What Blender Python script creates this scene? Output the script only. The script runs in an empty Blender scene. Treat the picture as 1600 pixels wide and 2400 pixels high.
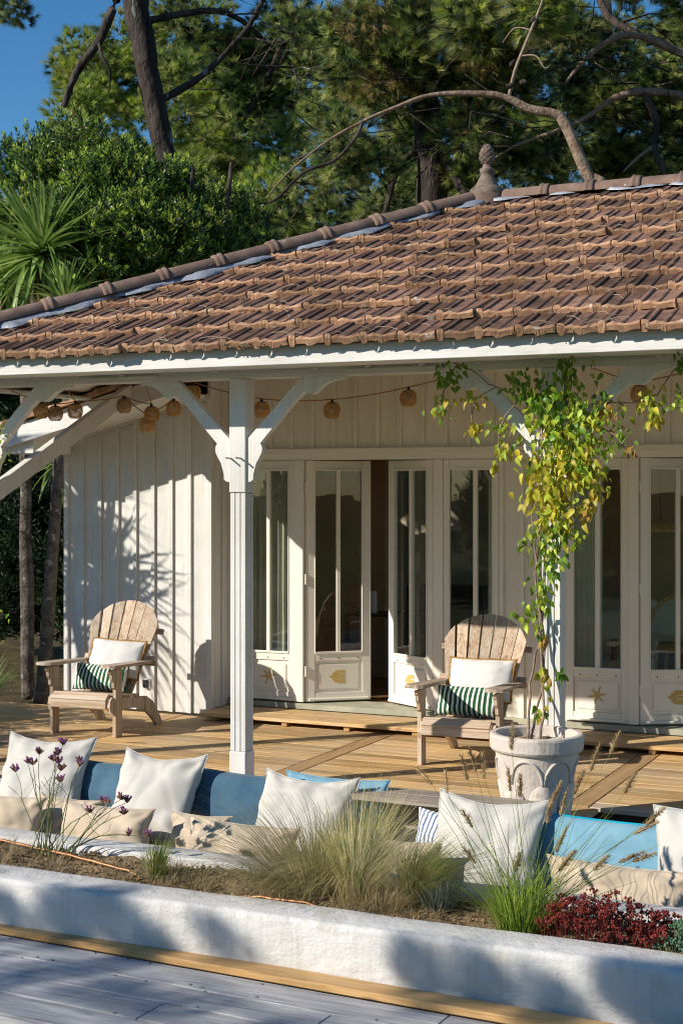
import bpy, bmesh, math, random
from mathutils import Vector, Matrix, Euler, noise
rnd = random.Random(11)
R = math.radians
scene = bpy.context.scene
COL = scene.collection

# ---------------------------------------------------------------- camera, sky, sun, exposure
cam_d = bpy.data.cameras.new('camera'); cam = bpy.data.objects.new('camera', cam_d); COL.objects.link(cam)
cam.location = (0, 0, 2.0); cam.rotation_euler = (R(90), 0, R(24.8))
cam_d.sensor_fit = 'VERTICAL'; cam_d.sensor_height = 36.0; cam_d.lens = 51.96
cam_d.shift_y = -0.025; cam_d.clip_start = 0.1; cam_d.clip_end = 2000
cam_d.dof.use_dof = True; cam_d.dof.focus_distance = 10.6; cam_d.dof.aperture_fstop = 9.0
scene.camera = cam

SUN_AZ = R(43.0)      # light travels towards +X and +Y
SUN_EL = R(28.0)
w = bpy.data.worlds.new('World'); scene.world = w; w.use_nodes = True
nt = w.node_tree; nt.nodes.clear()
sky = nt.nodes.new('ShaderNodeTexSky'); sky.sky_type = 'NISHITA'; sky.sun_disc = False
sky.sun_elevation = SUN_EL; sky.sun_rotation = R(180.0) + SUN_AZ
sky.air_density = 1.0; sky.dust_density = 0.0; sky.ozone_density = 3.5
bg = nt.nodes.new('ShaderNodeBackground'); bg.inputs['Strength'].default_value = 0.10
wo = nt.nodes.new('ShaderNodeOutputWorld')
hs_ = nt.nodes.new('ShaderNodeHueSaturation'); hs_.inputs['Saturation'].default_value = 1.28
nt.links.new(sky.outputs[0], hs_.inputs['Color']); nt.links.new(hs_.outputs[0], bg.inputs[0]); nt.links.new(bg.outputs[0], wo.inputs[0])

sl = bpy.data.lights.new('sun', 'SUN'); so = bpy.data.objects.new('sun', sl); COL.objects.link(so)
sl.energy = 5.0; sl.angle = R(0.53); sl.color = (1.0, 0.93, 0.84)
LDIR = Vector((math.sin(SUN_AZ)*math.cos(SUN_EL), math.cos(SUN_AZ)*math.cos(SUN_EL), -math.sin(SUN_EL)))
so.rotation_euler = LDIR.to_track_quat('-Z', 'Y').to_euler(); so.location = (-20, -20, 20)

vs = scene.view_settings
scene.display_settings.display_device = 'sRGB'
vs.view_transform = 'Standard'; vs.look = 'None'; vs.exposure = 0.3; vs.gamma = 1.0; vs.use_curve_mapping = False
cy = scene.cycles
cy.max_bounces = 8; cy.diffuse_bounces = 6; cy.glossy_bounces = 3; cy.transmission_bounces = 4; cy.transparent_max_bounces = 12
cy.filter_width = 1.1; cy.use_denoising = True; cy.denoising_prefilter = 'ACCURATE'
cy.sample_clamp_indirect = 6.0

# ---------------------------------------------------------------- materials
MATS = {}
def nodes(name):
    m = bpy.data.materials.new(name); m.use_nodes = True
    t = m.node_tree; t.nodes.clear()
    out = t.nodes.new('ShaderNodeOutputMaterial'); b = t.nodes.new('ShaderNodeBsdfPrincipled')
    t.links.new(b.outputs[0], out.inputs[0]); MATS[name] = m
    return m, t, b, out
def coords(t, stretch=(1,1,1), kind='Object'):
    tc = t.nodes.new('ShaderNodeTexCoord'); oi = t.nodes.new('ShaderNodeObjectInfo')
    mp = t.nodes.new('ShaderNodeMapping'); mp.inputs['Scale'].default_value = stretch
    ad = t.nodes.new('ShaderNodeVectorMath'); ad.operation = 'MULTIPLY_ADD'
    cb = t.nodes.new('ShaderNodeCombineXYZ')
    for i in range(3): t.links.new(oi.outputs['Random'], cb.inputs[i])
    t.links.new(cb.outputs[0], ad.inputs[0]); ad.inputs[1].default_value = (37, 53, 71)
    t.links.new(tc.outputs[kind], ad.inputs[2]); t.links.new(ad.outputs[0], mp.inputs[0])
    return mp.outputs[0], oi
def noise_tex(t, vec, scale, detail=4, rough=.55):
    n = t.nodes.new('ShaderNodeTexNoise'); n.inputs['Scale'].default_value = scale
    n.inputs['Detail'].default_value = detail; n.inputs['Roughness'].default_value = rough
    t.links.new(vec, n.inputs['Vector']); return n.outputs['Fac']
def ramp(t, fac, stops):
    r = t.nodes.new('ShaderNodeValToRGB'); e = r.color_ramp.elements
    e[0].position, e[0].color = stops[0][0], (*stops[0][1], 1)
    e[1].position, e[1].color = stops[-1][0], (*stops[-1][1], 1)
    for p, c in stops[1:-1]:
        x = e.new(p); x.color = (*c, 1)
    t.links.new(fac, r.inputs[0]); return r.outputs[0]
def mixc(t, fac, a, b, mode='MIX'):
    m = t.nodes.new('ShaderNodeMix'); m.data_type = 'RGBA'; m.blend_type = mode
    for s, v in ((m.inputs[0], fac), (m.inputs[6], a), (m.inputs[7], b)):
        if hasattr(v, 'links'): t.links.new(v, s)
        elif isinstance(v, tuple): s.default_value = (*v, 1)
        else: s.default_value = v
    return m.outputs[2]
def math_n(t, op, a, b=0.0):
    m = t.nodes.new('ShaderNodeMath'); m.operation = op
    for s, v in ((m.inputs[0], a), (m.inputs[1], b)):
        if hasattr(v, 'links'): t.links.new(v, s)
        else: s.default_value = v
    return m.outputs[0]
def vary(t, oi, col, amt):
    v = math_n(t, 'MULTIPLY_ADD', oi.outputs['Random'], amt); v.node.inputs[2].default_value = 1 - amt/2
    h = t.nodes.new('ShaderNodeHueSaturation'); t.links.new(v, h.inputs['Value']); t.links.new(col, h.inputs['Color'])
    return h.outputs[0]
def bumpn(t, b, h, strength, dist):
    n = t.nodes.new('ShaderNodeBump'); n.inputs['Strength'].default_value = strength; n.inputs['Distance'].default_value = dist
    t.links.new(h, n.inputs['Height']); t.links.new(n.outputs[0], b.inputs['Normal'])

def surf(name, c1, c2, scale=4, rough=.6, bump=.0, bscale=60, bdist=.003, var=0, stretch=(1,1,1), spec=.35, metal=0, detail=5, spots=None):
    m, t, b, out = nodes(name)
    v, oi = coords(t, stretch)
    f = noise_tex(t, v, scale, detail)
    c = ramp(t, f, [(.3, c1), (.7, c2)])
    if spots:
        col, sc, thr = spots
        g = noise_tex(t, v, sc, 3)
        k = ramp(t, g, [(thr, (0,0,0)), (thr+.05, (1,1,1))])
        c = mixc(t, k, c, col)
    if var: c = vary(t, oi, c, var)
    t.links.new(c, b.inputs['Base Color'])
    b.inputs['Roughness'].default_value = rough; b.inputs['Specular IOR Level'].default_value = spec
    b.inputs['Metallic'].default_value = metal
    if bump: bumpn(t, b, noise_tex(t, v, bscale, 5, .6), bump, bdist)
    return m
def wood(name, stops, axis='X', fine=26, rough=.6, var=.3, bump=.25, knots=None, spec=.3, worn=None):
    m, t, b, out = nodes(name)
    k = {'X': (.045, 1, 1), 'Y': (1, .045, 1), 'Z': (1, 1, .045)}[axis]
    v, oi = coords(t, k)
    k2 = tuple(.12 if q < 1 else .5 for q in k)
    v2, _ = coords(t, k2)
    f = noise_tex(t, v, fine*3.2, 6, .7)
    f2 = noise_tex(t, v, fine*.8, 3, .6)
    g = noise_tex(t, v2, 3.2, 4)
    s = math_n(t, 'ADD', math_n(t, 'MULTIPLY', f, .46), math_n(t, 'ADD', math_n(t, 'MULTIPLY', f2, .36), math_n(t, 'MULTIPLY', g, .18)))
    c = ramp(t, s, stops)
    if knots:
        v3, _ = coords(t, tuple(.22 if q < 1 else 1 for q in k))
        q = ramp(t, noise_tex(t, v3, 11, 2), [(.70, (0,0,0)), (.76, (1,1,1))])
        c = mixc(t, q, c, knots)
    if worn:
        tc = t.nodes.new('ShaderNodeTexCoord')
        wf = ramp(t, noise_tex(t, tc.outputs['Object'], 1.1, 5, .65), [(.42, (0,0,0)), (.68, (1,1,1))])
        c = mixc(t, math_n(t, 'MULTIPLY', wf, .7), c, mixc(t, .6, c, worn))
    c = vary(t, oi, c, var)
    t.links.new(c, b.inputs['Base Color']); b.inputs['Roughness'].default_value = rough
    b.inputs['Specular IOR Level'].default_value = spec
    bumpn(t, b, f, bump, .004)
    return m
def leafm(name, c1, c2, c3=None, trans=.35, rough=.5, scale=1.4, spec=.35):
    m, t, b, out = nodes(name)
    v, oi = coords(t)
    tc = t.nodes.new('ShaderNodeTexCoord')
    f = noise_tex(t, v, scale, 3)
    st = [(.3, c1), (.66, c2)] if c3 is None else [(.28, c1), (.52, c2), (.72, c3)]
    c = vary(t, oi, ramp(t, f, st), .6)
    t.links.new(c, b.inputs['Base Color']); b.inputs['Roughness'].default_value = rough
    b.inputs['Specular IOR Level'].default_value = spec
    tr = t.nodes.new('ShaderNodeBsdfTranslucent'); t.links.new(c, tr.inputs[0])
    mx = t.nodes.new('ShaderNodeMixShader'); mx.inputs[0].default_value = trans
    t.links.new(b.outputs[0], mx.inputs[1]); t.links.new(tr.outputs[0], mx.inputs[2]); t.links.new(mx.outputs[0], out.inputs[0])
    return m

WHITE = wood('white_paint', [(.36, (.55,.53,.48)), (.45, (.67,.655,.61)), (.62, (.72,.71,.67))], 'Z', 30, .55, .08, .45, worn=(.46,.43,.36))
WHITEX = wood('white_paint_horizontal', [(.36, (.53,.51,.46)), (.45, (.66,.645,.60)), (.62, (.71,.70,.66))], 'X', 30, .55, .06, .6, worn=(.46,.43,.36))
WHITE_BOUNCE = wood('bounce_tinted_white', [(.34, (.68,.62,.51)), (.46, (.78,.73,.62)), (.66, (.82,.78,.68))], 'Z', 30, .55, .05, .35)  # white boards: warm bounced light put into the paint colour
JOINERY = surf('joinery_paint', (.77,.72,.61), (.82,.78,.68), 2, .42, .05, 90, .001, .03)  # white joinery, its cream tint stands in for light bounced off the deck
SOFFIT = surf('soffit_paint', (.72,.70,.65), (.78,.76,.71), 3, .6, .1, 40, .002, .05)
WORN = surf('worn_white_paint', (.60,.58,.53), (.78,.77,.74), 9, .7, .4, 30, .004, 0, (1,1,.25))
STUCCO = surf('white_stucco', (.55,.535,.50), (.65,.635,.60), 1.6, .85, .5, 45, .006, 0, spec=.2, spots=((.54,.515,.46), 3.5, .64))
t = STUCCO.node_tree; b = [n for n in t.nodes if n.type == 'BSDF_PRINCIPLED'][0]       # drip stains and trowel marks
src = b.inputs['Base Color'].links[0].from_socket; tc = t.nodes.new('ShaderNodeTexCoord'); mp = t.nodes.new('ShaderNodeMapping'); mp.inputs['Scale'].default_value = (5, 5, .5); t.links.new(tc.outputs['Object'], mp.inputs[0])
dr_ = ramp(t, noise_tex(t, mp.outputs[0], 2.6, 5, .65), [(.50, (0,0,0)), (.72, (1,1,1))])
t.links.new(mixc(t, math_n(t, 'MULTIPLY', dr_, .55), src, (.42,.39,.33)), b.inputs['Base Color'])
mp2 = t.nodes.new('ShaderNodeMapping'); mp2.inputs['Scale'].default_value = (1, 1, 2.2); mp2.inputs['Rotation'].default_value = (0, .5, .3); t.links.new(tc.outputs['Object'], mp2.inputs[0])
tro = math_n(t, 'ADD', noise_tex(t, mp2.outputs[0], 9, 4, .6), math_n(t, 'MULTIPLY', noise_tex(t, tc.outputs['Object'], 60, 4, .6), .25))
bumpn(t, b, tro, .6, .02)
LEDGE = wood('ledge_wood', [(.33, (.13,.10,.075)), (.46, (.26,.215,.17)), (.66, (.38,.33,.27))], 'X', 30, .75, .2, .4)
TILE_TOP = surf('weathered_tile', (.085,.050,.037), (.235,.135,.092), 9, .9, .5, 80, .004, .85, spec=.15, spots=((.36,.20,.12), 3.2, .66))
TILE_LIP = surf('terracotta_lip', (.25,.14,.082), (.44,.265,.16), 14, .92, .7, 60, .005, .7, spec=.1, spots=((.44,.40,.33), 19, .64))
RIDGE = surf('ridge_clay', (.13,.088,.068), (.26,.175,.132), 7, .92, .5, 60, .004, .3, spec=.12, spots=((.55,.53,.47), 13, .70))
FINIAL = surf('finial_stone', (.11,.085,.068), (.25,.19,.145), 14, .95, .8, 45, .008, 0, spec=.1, spots=((.60,.36,.03), 9, .66))
ZINC = surf('zinc_flashing', (.22,.24,.27), (.40,.42,.46), 9, .55, .6, 20, .012, .1, metal=.3)
DECK = wood('deck_pine', [(.36, (.17,.085,.03)), (.44, (.42,.245,.09)), (.51, (.55,.35,.145)), (.62, (.66,.47,.24))], 'X', 30, .62, .5, .4, (.14,.075,.035), worn=(.46,.40,.32))
DECKW = wood('deck_weathered', [(.33, (.20,.14,.09)), (.45, (.42,.33,.23)), (.65, (.58,.49,.38))], 'X', 30, .7, .3, .4, (.16,.10,.06))
DECKY = wood('deck_border', [(.33, (.15,.085,.04)), (.46, (.36,.22,.10)), (.66, (.52,.35,.18))], 'Y', 30, .65, .3, .35)
GREYB = wood('grey_boards', [(.36, (.13,.13,.135)), (.45, (.30,.30,.305)), (.62, (.50,.50,.50))], 'X', 34, .5, .2, .45, (.17,.165,.16), spec=.4)
HONEY = wood('honey_plank', [(.34, (.26,.13,.04)), (.45, (.44,.25,.09)), (.62, (.55,.36,.16))], 'X', 26, .55, .15, .3, (.2,.11,.05))
TEAK = wood('teak', [(.36, (.20,.12,.065)), (.43, (.37,.255,.16)), (.49, (.46,.345,.235)), (.60, (.54,.455,.36))], 'Z', 26, .65, .42, .3)
TEAKX = wood('teak_horizontal', [(.36, (.20,.12,.065)), (.43, (.37,.255,.16)), (.49, (.46,.345,.235)), (.60, (.54,.455,.36))], 'X', 26, .65, .3, .3)
TEAKY = wood('teak_arm', [(.36, (.20,.125,.07)), (.44, (.35,.25,.17)), (.51, (.47,.37,.28)), (.62, (.54,.47,.39))], 'Y', 26, .65, .3, .3)
def fabric(name, c1, c2, scale=2.5, rough=.95, weave=420, bump=.35, stripes=None):
    m, t, b, out = nodes(name); v, oi = coords(t)
    c = ramp(t, noise_tex(t, v, scale, 4), [(.3, c1), (.7, c2)])
    if stripes:
        axis, freq, width, col = stripes
        tc = t.nodes.new('ShaderNodeTexCoord'); sp = t.nodes.new('ShaderNodeSeparateXYZ'); t.links.new(tc.outputs['Object'], sp.inputs[0])
        f = math_n(t, 'FRACT', math_n(t, 'MULTIPLY', sp.outputs[axis], freq))
        k = math_n(t, 'LESS_THAN', f, width)
        c = mixc(t, k, c, col)
    t.links.new(c, b.inputs['Base Color']); b.inputs['Roughness'].default_value = rough
    b.inputs['Specular IOR Level'].default_value = .12; b.inputs['Sheen Weight'].default_value = .15
    bumpn(t, b, noise_tex(t, v, weave, 2), bump, .0015)
    return m
F_WHITE = fabric('white_cotton', (.49,.47,.415), (.55,.53,.475))
F_PURE = fabric('bright_white_cotton', (.60,.585,.555), (.65,.635,.605))
F_BEIGE = fabric('beige_linen', (.46,.37,.26), (.56,.465,.345), 5)
F_BLUE = fabric('blue_linen', (.040,.098,.150), (.085,.165,.225), 4, bump=.6, weave=260)
F_LBLUE = fabric('pale_blue_linen', (.13,.29,.38), (.22,.39,.47), 6, bump=.7, weave=240)
F_TURQ = fabric('turquoise_piping', (.0,.30,.45), (.0,.36,.52), 4)
F_GREEN = fabric('green_stripe', (.018,.085,.028), (.025,.12,.04), 6, stripes=('X', 27.0, .40, (.78,.77,.72)))
F_BSTRIPE = fabric('blue_stripe', (.70,.71,.72), (.76,.77,.78), 6, stripes=('X', 34.0, .38, (.10,.15,.30)))
F_FRINGE = surf('ochre_fringe', (.30,.15,.03), (.48,.27,.07), 40, .9, .6, 150, .004)
F_CURTAIN = leafm('sheer_curtain', (.66,.66,.54), (.76,.75,.63), trans=.45, rough=.9, spec=.05)
RATTAN = surf('rattan', (.42,.21,.06), (.68,.40,.15), 30, .6, .3, 200, .002, .3)
CORD = surf('jute_cord', (.26,.13,.04), (.40,.22,.08), 60, .8)
METAL = surf('grey_metal', (.22,.23,.24), (.32,.33,.34), 20, .45, metal=.6)
DARKM = surf('dark_metal', (.02,.02,.022), (.04,.04,.045), 20, .5)
COPPER = surf('copper_pipe', (.30,.14,.065), (.46,.24,.12), 9, .5, .1, 40, .001, metal=.75)
POTM = surf('white_clay_pot', (.52,.45,.38), (.63,.565,.49), 5, .9, .6, 50, .005, 0, spec=.15, spots=((.42,.37,.31), 7, .64))
SOIL = surf('dry_soil', (.13,.085,.045), (.40,.28,.165), 22, .97, 1.0, 30, .03, spec=.05)
GRAVEL = surf('pale_gravel', (.30,.24,.19), (.58,.50,.42), 60, .95, 1.0, 90, .02, spec=.1)
GROUND = surf('ground_needles', (.05,.04,.02), (.13,.10,.05), 4, .98, .8, 20, .03, spec=.05)
LAWN = surf('lawn', (.035,.06,.015), (.10,.12,.03), 2, .95, .9, 60, .03, spec=.1)
BUSHD = leafm('shade_darkened_leaves', (.006,.014,.006), (.014,.030,.010), (.03,.05,.015), .1, .5, .7, .2)  # leaf colour darkened to stand in for deep shade
GOLD = surf('gold_stencil', (.52,.36,.10), (.60,.43,.15), 20, .6, .1)
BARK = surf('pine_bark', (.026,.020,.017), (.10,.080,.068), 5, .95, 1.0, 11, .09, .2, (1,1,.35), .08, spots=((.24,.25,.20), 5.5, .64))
BARKL = surf('lit_limb_bark', (.16,.11,.075), (.34,.25,.18), 8, .95, .9, 22, .04, .1, (1,1,1), .08)  # paler bark copy, sunshine on the limbs put into its colour
PALMB = surf('palm_bark', (.05,.04,.035), (.19,.16,.13), 9, .95, 1.0, 18, .05, .2, (1,1,1), .08, spots=((.28,.28,.25), 8, .62))
VSTEM = surf('vine_stem', (.16,.10,.07), (.36,.26,.19), 30, .85, .5, 80, .004)
TWIG = surf('dry_twig', (.20,.14,.09), (.36,.28,.20), 30, .9)
NEEDLE = leafm('pine_needles', (.07,.125,.03), (.18,.26,.055), (.38,.43,.10), .32, .5, .55)
NEEDLEX = leafm('dark_pine_needles', (.010,.026,.010), (.028,.058,.020), trans=.15, scale=.5)  # dark tone painting the shadows inside the needle tufts
NEEDLEL = leafm('pale_pine_needles', (.32,.38,.09), (.56,.56,.20), trans=.35, scale=.5)  # pale tone painting the bright sunlit tufts
BUSHX = leafm('dark_glossy_leaves', (.006,.022,.006), (.020,.050,.010), trans=.12, rough=.35, spec=.5)  # dark tone standing in for shaded gaps among the leaves
BUSHT = leafm('sunlit_tone_leaves', (.34,.46,.05), (.58,.66,.12), trans=.35, rough=.4)  # brighter tip tone, sunlight put into the leaf colour
NEEDLEB = leafm('bright_pine_needles', (.20,.30,.035), (.38,.48,.065), (.58,.62,.13), .45, .5, .4)
NEEDLED = leafm('dry_pine_needles', (.22,.18,.05), (.42,.31,.11), trans=.25, scale=.6)
BUSHL = leafm('glossy_leaves', (.07,.17,.025), (.21,.35,.05), (.46,.58,.085), .35, .42, .7, .4)
CORDL = leafm('strap_leaves', (.10,.20,.045), (.26,.38,.085), (.48,.55,.20), .3, .4, 3, .5)
DEADL = leafm('dead_strap_leaves', (.10,.05,.02), (.22,.13,.06), trans=.15)
VLEAFG = leafm('vine_leaf_green', (.12,.27,.025), (.25,.42,.045), trans=.5, rough=.4, scale=8)
VLEAFL = leafm('vine_leaf_lime', (.36,.50,.035), (.56,.66,.07), trans=.45, rough=.4, scale=8)
VLEAFY = leafm('vine_leaf_yellow', (.58,.52,.04), (.76,.63,.09), trans=.45, rough=.45, scale=8)
VLEAFO = leafm('vine_leaf_amber', (.40,.20,.03), (.58,.36,.06), trans=.4, rough=.5, scale=8)
STIPA = leafm('feather_grass_blade', (.38,.35,.12), (.60,.53,.27), (.74,.67,.45), .45, .6, 2.5, .2)
STIPAG = leafm('green_grass_blade', (.13,.22,.025), (.30,.38,.06), trans=.45, rough=.5, scale=3)
STRAW = leafm('straw_blade', (.38,.30,.15), (.52,.42,.24), trans=.35, rough=.7)
FESCUE = leafm('blue_fescue_blade', (.16,.22,.18), (.34,.39,.33), trans=.3)
SEEDH = leafm('seed_head_bristle', (.34,.22,.10), (.52,.38,.20), trans=.35, rough=.8, scale=20)
SEDUM = leafm('red_sedum', (.10,.012,.008), (.26,.035,.022), (.34,.08,.05), .2, .5, 9)
SEDUMG = leafm('green_sedum', (.06,.13,.07), (.14,.24,.13), trans=.2, scale=9)
VERBS = leafm('verbena_stem', (.09,.13,.045), (.17,.20,.08), trans=.15)
VERBF = leafm('verbena_flower', (.30,.08,.30), (.48,.16,.46), trans=.3, scale=30)
VERBD = leafm('verbena_dry_calyx', (.16,.085,.045), (.30,.17,.10), trans=.2, scale=20)
ROOM = surf('room_wall', (.60,.50,.36), (.68,.58,.44), 1, .8)
ROOMD = surf('room_dark_wall', (.34,.21,.12), (.46,.30,.18), 2, .8)
ROOMF = wood('room_floor', [(.3, (.16,.08,.035)), (.7, (.30,.17,.08))], 'X', 20, .4, .1, .1)
DARKW = surf('dark_wood', (.035,.02,.012), (.09,.05,.03), 6, .5, stretch=(1,1,.2))
PICT = surf('picture_print', (.10,.10,.10), (.35,.33,.30), 6, .6)

m, t, b, out = nodes('glass'); GLASS = m
tr = t.nodes.new('ShaderNodeBsdfTransparent'); tr.inputs[0].default_value = (.93,.95,.93,1)
gl = t.nodes.new('ShaderNodeBsdfGlossy'); gl.inputs['Roughness'].default_value = 0.01
lw = t.nodes.new('ShaderNodeLayerWeight'); lw.inputs[0].default_value = .5
fac = math_n(t, 'MULTIPLY_ADD', math_n(t, 'POWER', lw.outputs['Facing'], 4.0), .6); fac.node.inputs[2].default_value = .06
wv = noise_tex(t, coords(t)[0], 2.2, 2); wb = t.nodes.new('ShaderNodeBump'); wb.inputs['Strength'].default_value = .06; wb.inputs['Distance'].default_value = .02
t.links.new(wv, wb.inputs['Height']); t.links.new(wb.outputs[0], gl.inputs['Normal'])
mx = t.nodes.new('ShaderNodeMixShader'); t.links.new(fac, mx.inputs[0]); t.links.new(tr.outputs[0], mx.inputs[1]); t.links.new(gl.outputs[0], mx.inputs[2])
t.links.new(mx.outputs[0], out.inputs[0])

# ---------------------------------------------------------------- mesh helpers
class MB:
    def __init__(s): s.v, s.f, s.mi = [], [], []
    def add(s, vs, fs, mi=0):
        o = len(s.v); s.v += [tuple(p) for p in vs]
        for f in fs: s.f.append(tuple(i+o for i in f)); s.mi.append(mi)
        return s
    def box(s, x0, y0, z0, x1, y1, z1, mi=0, mat=None):
        vs = [Vector(p) for p in ((x0,y0,z0),(x1,y0,z0),(x1,y1,z0),(x0,y1,z0),(x0,y0,z1),(x1,y0,z1),(x1,y1,z1),(x0,y1,z1))]
        if mat is not None: vs = [mat @ p for p in vs]
        return s.add(vs, ((0,3,2,1),(4,5,6,7),(0,1,5,4),(1,2,6,5),(2,3,7,6),(3,0,4,7)), mi)
    def cbox(s, x0, y0, z0, x1, y1, z1, c=.004, mi=0, mat=None):   # box with chamfered edges
        bm = bmesh.new(); bmesh.ops.create_cube(bm, size=1)
        for q in bm.verts: q.co = Vector(((x0+x1)/2+q.co.x*(x1-x0), (y0+y1)/2+q.co.y*(y1-y0), (z0+z1)/2+q.co.z*(z1-z0)))
        bmesh.ops.bevel(bm, geom=bm.edges[:], offset=c, segments=1, affect='EDGES')
        bm.verts.index_update(); vs = [q.co.copy() for q in bm.verts]
        if mat is not None: vs = [mat @ p for p in vs]
        s.add(vs, [[q.index for q in f.verts] for f in bm.faces], mi); bm.free(); return s
    def tube(s, pts, rad, n=6, mi=0, cap=True):
        pts = [Vector(p) for p in pts]
        if not isinstance(rad, (list, tuple)): rad = [rad]*len(pts)
        vs, fs = [], []; up = Vector((.3,.2,1)).normalized()
        for i, p in enumerate(pts):
            d = (pts[min(i+1, len(pts)-1)] - pts[max(i-1, 0)]).normalized()
            a = d.cross(up)
            if a.length < .05: a = d.cross(Vector((1,0,0)))
            a.normalize(); bb = d.cross(a)
            for k in range(n):
                th = 2*math.pi*k/n; vs.append(p + (a*math.cos(th) + bb*math.sin(th))*rad[i])
        for i in range(len(pts)-1):
            for k in range(n): fs.append((i*n+k, i*n+(k+1)%n, (i+1)*n+(k+1)%n, (i+1)*n+k))
        if cap: fs.append(tuple(range(n-1,-1,-1))); fs.append(tuple((len(pts)-1)*n+k for k in range(n)))
        return s.add(vs, fs, mi)
    def lathe(s, prof, cx, cy, n=32, mi=0):
        vs, fs = [], []
        for r, z in prof:
            for k in range(n):
                a = 2*math.pi*k/n; vs.append((cx+r*math.cos(a), cy+r*math.sin(a), z))
        for i in range(len(prof)-1):
            for k in range(n): fs.append((i*n+k, i*n+(k+1)%n, (i+1)*n+(k+1)%n, (i+1)*n+k))
        return s.add(vs, fs, mi)
    def prism(s, poly, fn, t0, t1, mi=0):   # poly of (a,b); fn(a,b,t) -> point
        n = len(poly); vs = [fn(a, b, t0) for a, b in poly] + [fn(a, b, t1) for a, b in poly]
        fs = [tuple(range(n-1,-1,-1)), tuple(range(n, 2*n))] + [(i, (i+1)%n, n+(i+1)%n, n+i) for i in range(n)]
        return s.add(vs, fs, mi)
    def blade(s, pts, width, mi=0, side=None):   # tapered ribbon
        pts = [Vector(p) for p in pts]; n = len(pts); vs, fs = [], []
        for i, p in enumerate(pts):
            d = (pts[min(i+1,n-1)]-pts[max(i-1,0)]).normalized()
            a = side if side is not None else d.cross(Vector((.2,.1,1)))
            if a.length < .05: a = Vector((1,0,0))
            a = a.normalized(); w_ = width*(1-(i/(n-1))**1.5)*(.55+.45*min(1, i*2/(n-1)+.3)) + .0004
            vs += [p - a*w_/2, p + a*w_/2]
        for i in range(n-1): fs.append((2*i, 2*i+1, 2*i+3, 2*i+2))
        return s.add(vs, fs, mi)
    def mesh(s, name, mats, smooth=False):
        me = bpy.data.meshes.new(name); me.from_pydata(s.v, [], s.f)
        for q in (mats if isinstance(mats, (list, tuple)) else [mats]): me.materials.append(q)
        me.polygons.foreach_set('material_index', s.mi)
        if smooth: me.polygons.foreach_set('use_smooth', [True]*len(me.polygons))
        me.update(); return me
def fixn(me):
    bm = bmesh.new(); bm.from_mesh(me); bmesh.ops.recalc_face_normals(bm, faces=bm.faces[:]); bm.to_mesh(me); bm.free(); return me
def link(name, me, parent=None, loc=None, rot=None, scale=None):
    o = bpy.data.objects.new(name, me); COL.objects.link(o)
    if loc is not None: o.location = loc
    if rot is not None: o.rotation_euler = rot
    if scale is not None: o.scale = scale if isinstance(scale, (tuple, Vector)) else (scale,)*3
    if parent is not None:
        o.parent = parent
        if parent.parent is None: o.matrix_parent_inverse = Matrix.Translation(-Vector(parent.location)) if parent.get('_w') else Matrix()
    return o
def tag(o, label=None, cat=None, group=None, kind=None):
    if label: o['label'] = label
    if cat: o['category'] = cat
    if group: o['group'] = group
    if kind: o['kind'] = kind
    return o
def thing(name, label, cat, base=(0,0,0), group=None):
    """An Empty at the thing's base; its parts are built in world coordinates."""
    o = bpy.data.objects.new(name, None); COL.objects.link(o); o.location = base; o['_w'] = 1
    o.empty_display_size = .1
    return tag(o, label, cat, group)
def part(name, mb, mat, parent, smooth=False, fix=True):
    me = mb.mesh(name, mat, smooth)
    if fix: fixn(me)
    return link(name, me, parent)
def one(name, mb, mat, label, cat, group=None, kind=None, smooth=False):
    o = link(name, fixn(mb.mesh(name, mat, smooth))); return tag(o, label, cat, group, kind)
def jit(a): return rnd.uniform(-a, a)
# ---------------------------------------------------------------- ground
g = MB(); g.add([(-300,-300,-.34),(300,-300,-.34),(300,600,-.34),(-300,600,-.34)], [(0,1,2,3)])
tag(link('ground', g.mesh('ground', GROUND)), kind='structure')
g = MB(); g.add([(-60,-60,-.33),(60,-60,-.33),(60,4.2,-.33),(-60,4.2,-.33)], [(0,1,2,3)])
tag(link('lawn', g.mesh('lawn', LAWN)), kind='structure')
g = MB(); g.add([(-14,8.0,-.13),(2,8.0,-.13),(2,11.4,-.13),(-14,11.4,-.13)], [(0,1,2,3)])
tag(link('gravel', g.mesh('gravel', GRAVEL)), kind='structure')

# ---------------------------------------------------------------- deck
deck = tag(thing('deck', None, None, (-4.7, 9.8, 0)), kind='structure')
part('joists', MB().box(-9.2, 8.40, -.125, -2.42, 11.16, -.032).box(-2.42, 9.06, -.125, 1.2, 11.16, -.032), DARKW, deck)
BW, BG = .138, .005
def deck_run(x0, x1, y0, y1):
    y = y0; i = 0
    while y < y1 - .03:
        yy = min(y + BW, y1); xs = [x0, x1]
        mat_ = DECKW if yy < 8.95 or (yy < 9.2 and rnd.random() < .3) else DECK
        dz = jit(.0012)
        part('deck_board', MB().cbox(x0, y, -.03+dz, x1, yy, dz, .003), mat_, deck)
        y = yy + BG; i += 1
# depth-wise border boards divide the deck into panels
JO = [(-6.815, -6.675), (-4.757, -4.617), (-2.613, -2.473), (-.50, -.36)]
for a, b_ in JO:
    y0 = 8.42 if a < -2.7 else 9.02
    part('border_board', MB().cbox(a, y0, -.03, b_, 11.17, .001, .003), DECKY, deck)
edges = [-9.2, JO[0][0]-.007, JO[0][1]+.007, JO[1][0]-.007, JO[1][1]+.007, JO[2][0]-.007, JO[2][1]+.007, JO[3][0]-.007]
for k in range(0, 8, 2):
    x0, x1 = edges[k], edges[k+1]
    deck_run(x0, x1, 8.42 if x1 < -2.5 else 9.02, 11.17)
deck_run(-2.606, -2.40, 8.42, 9.01)

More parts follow.
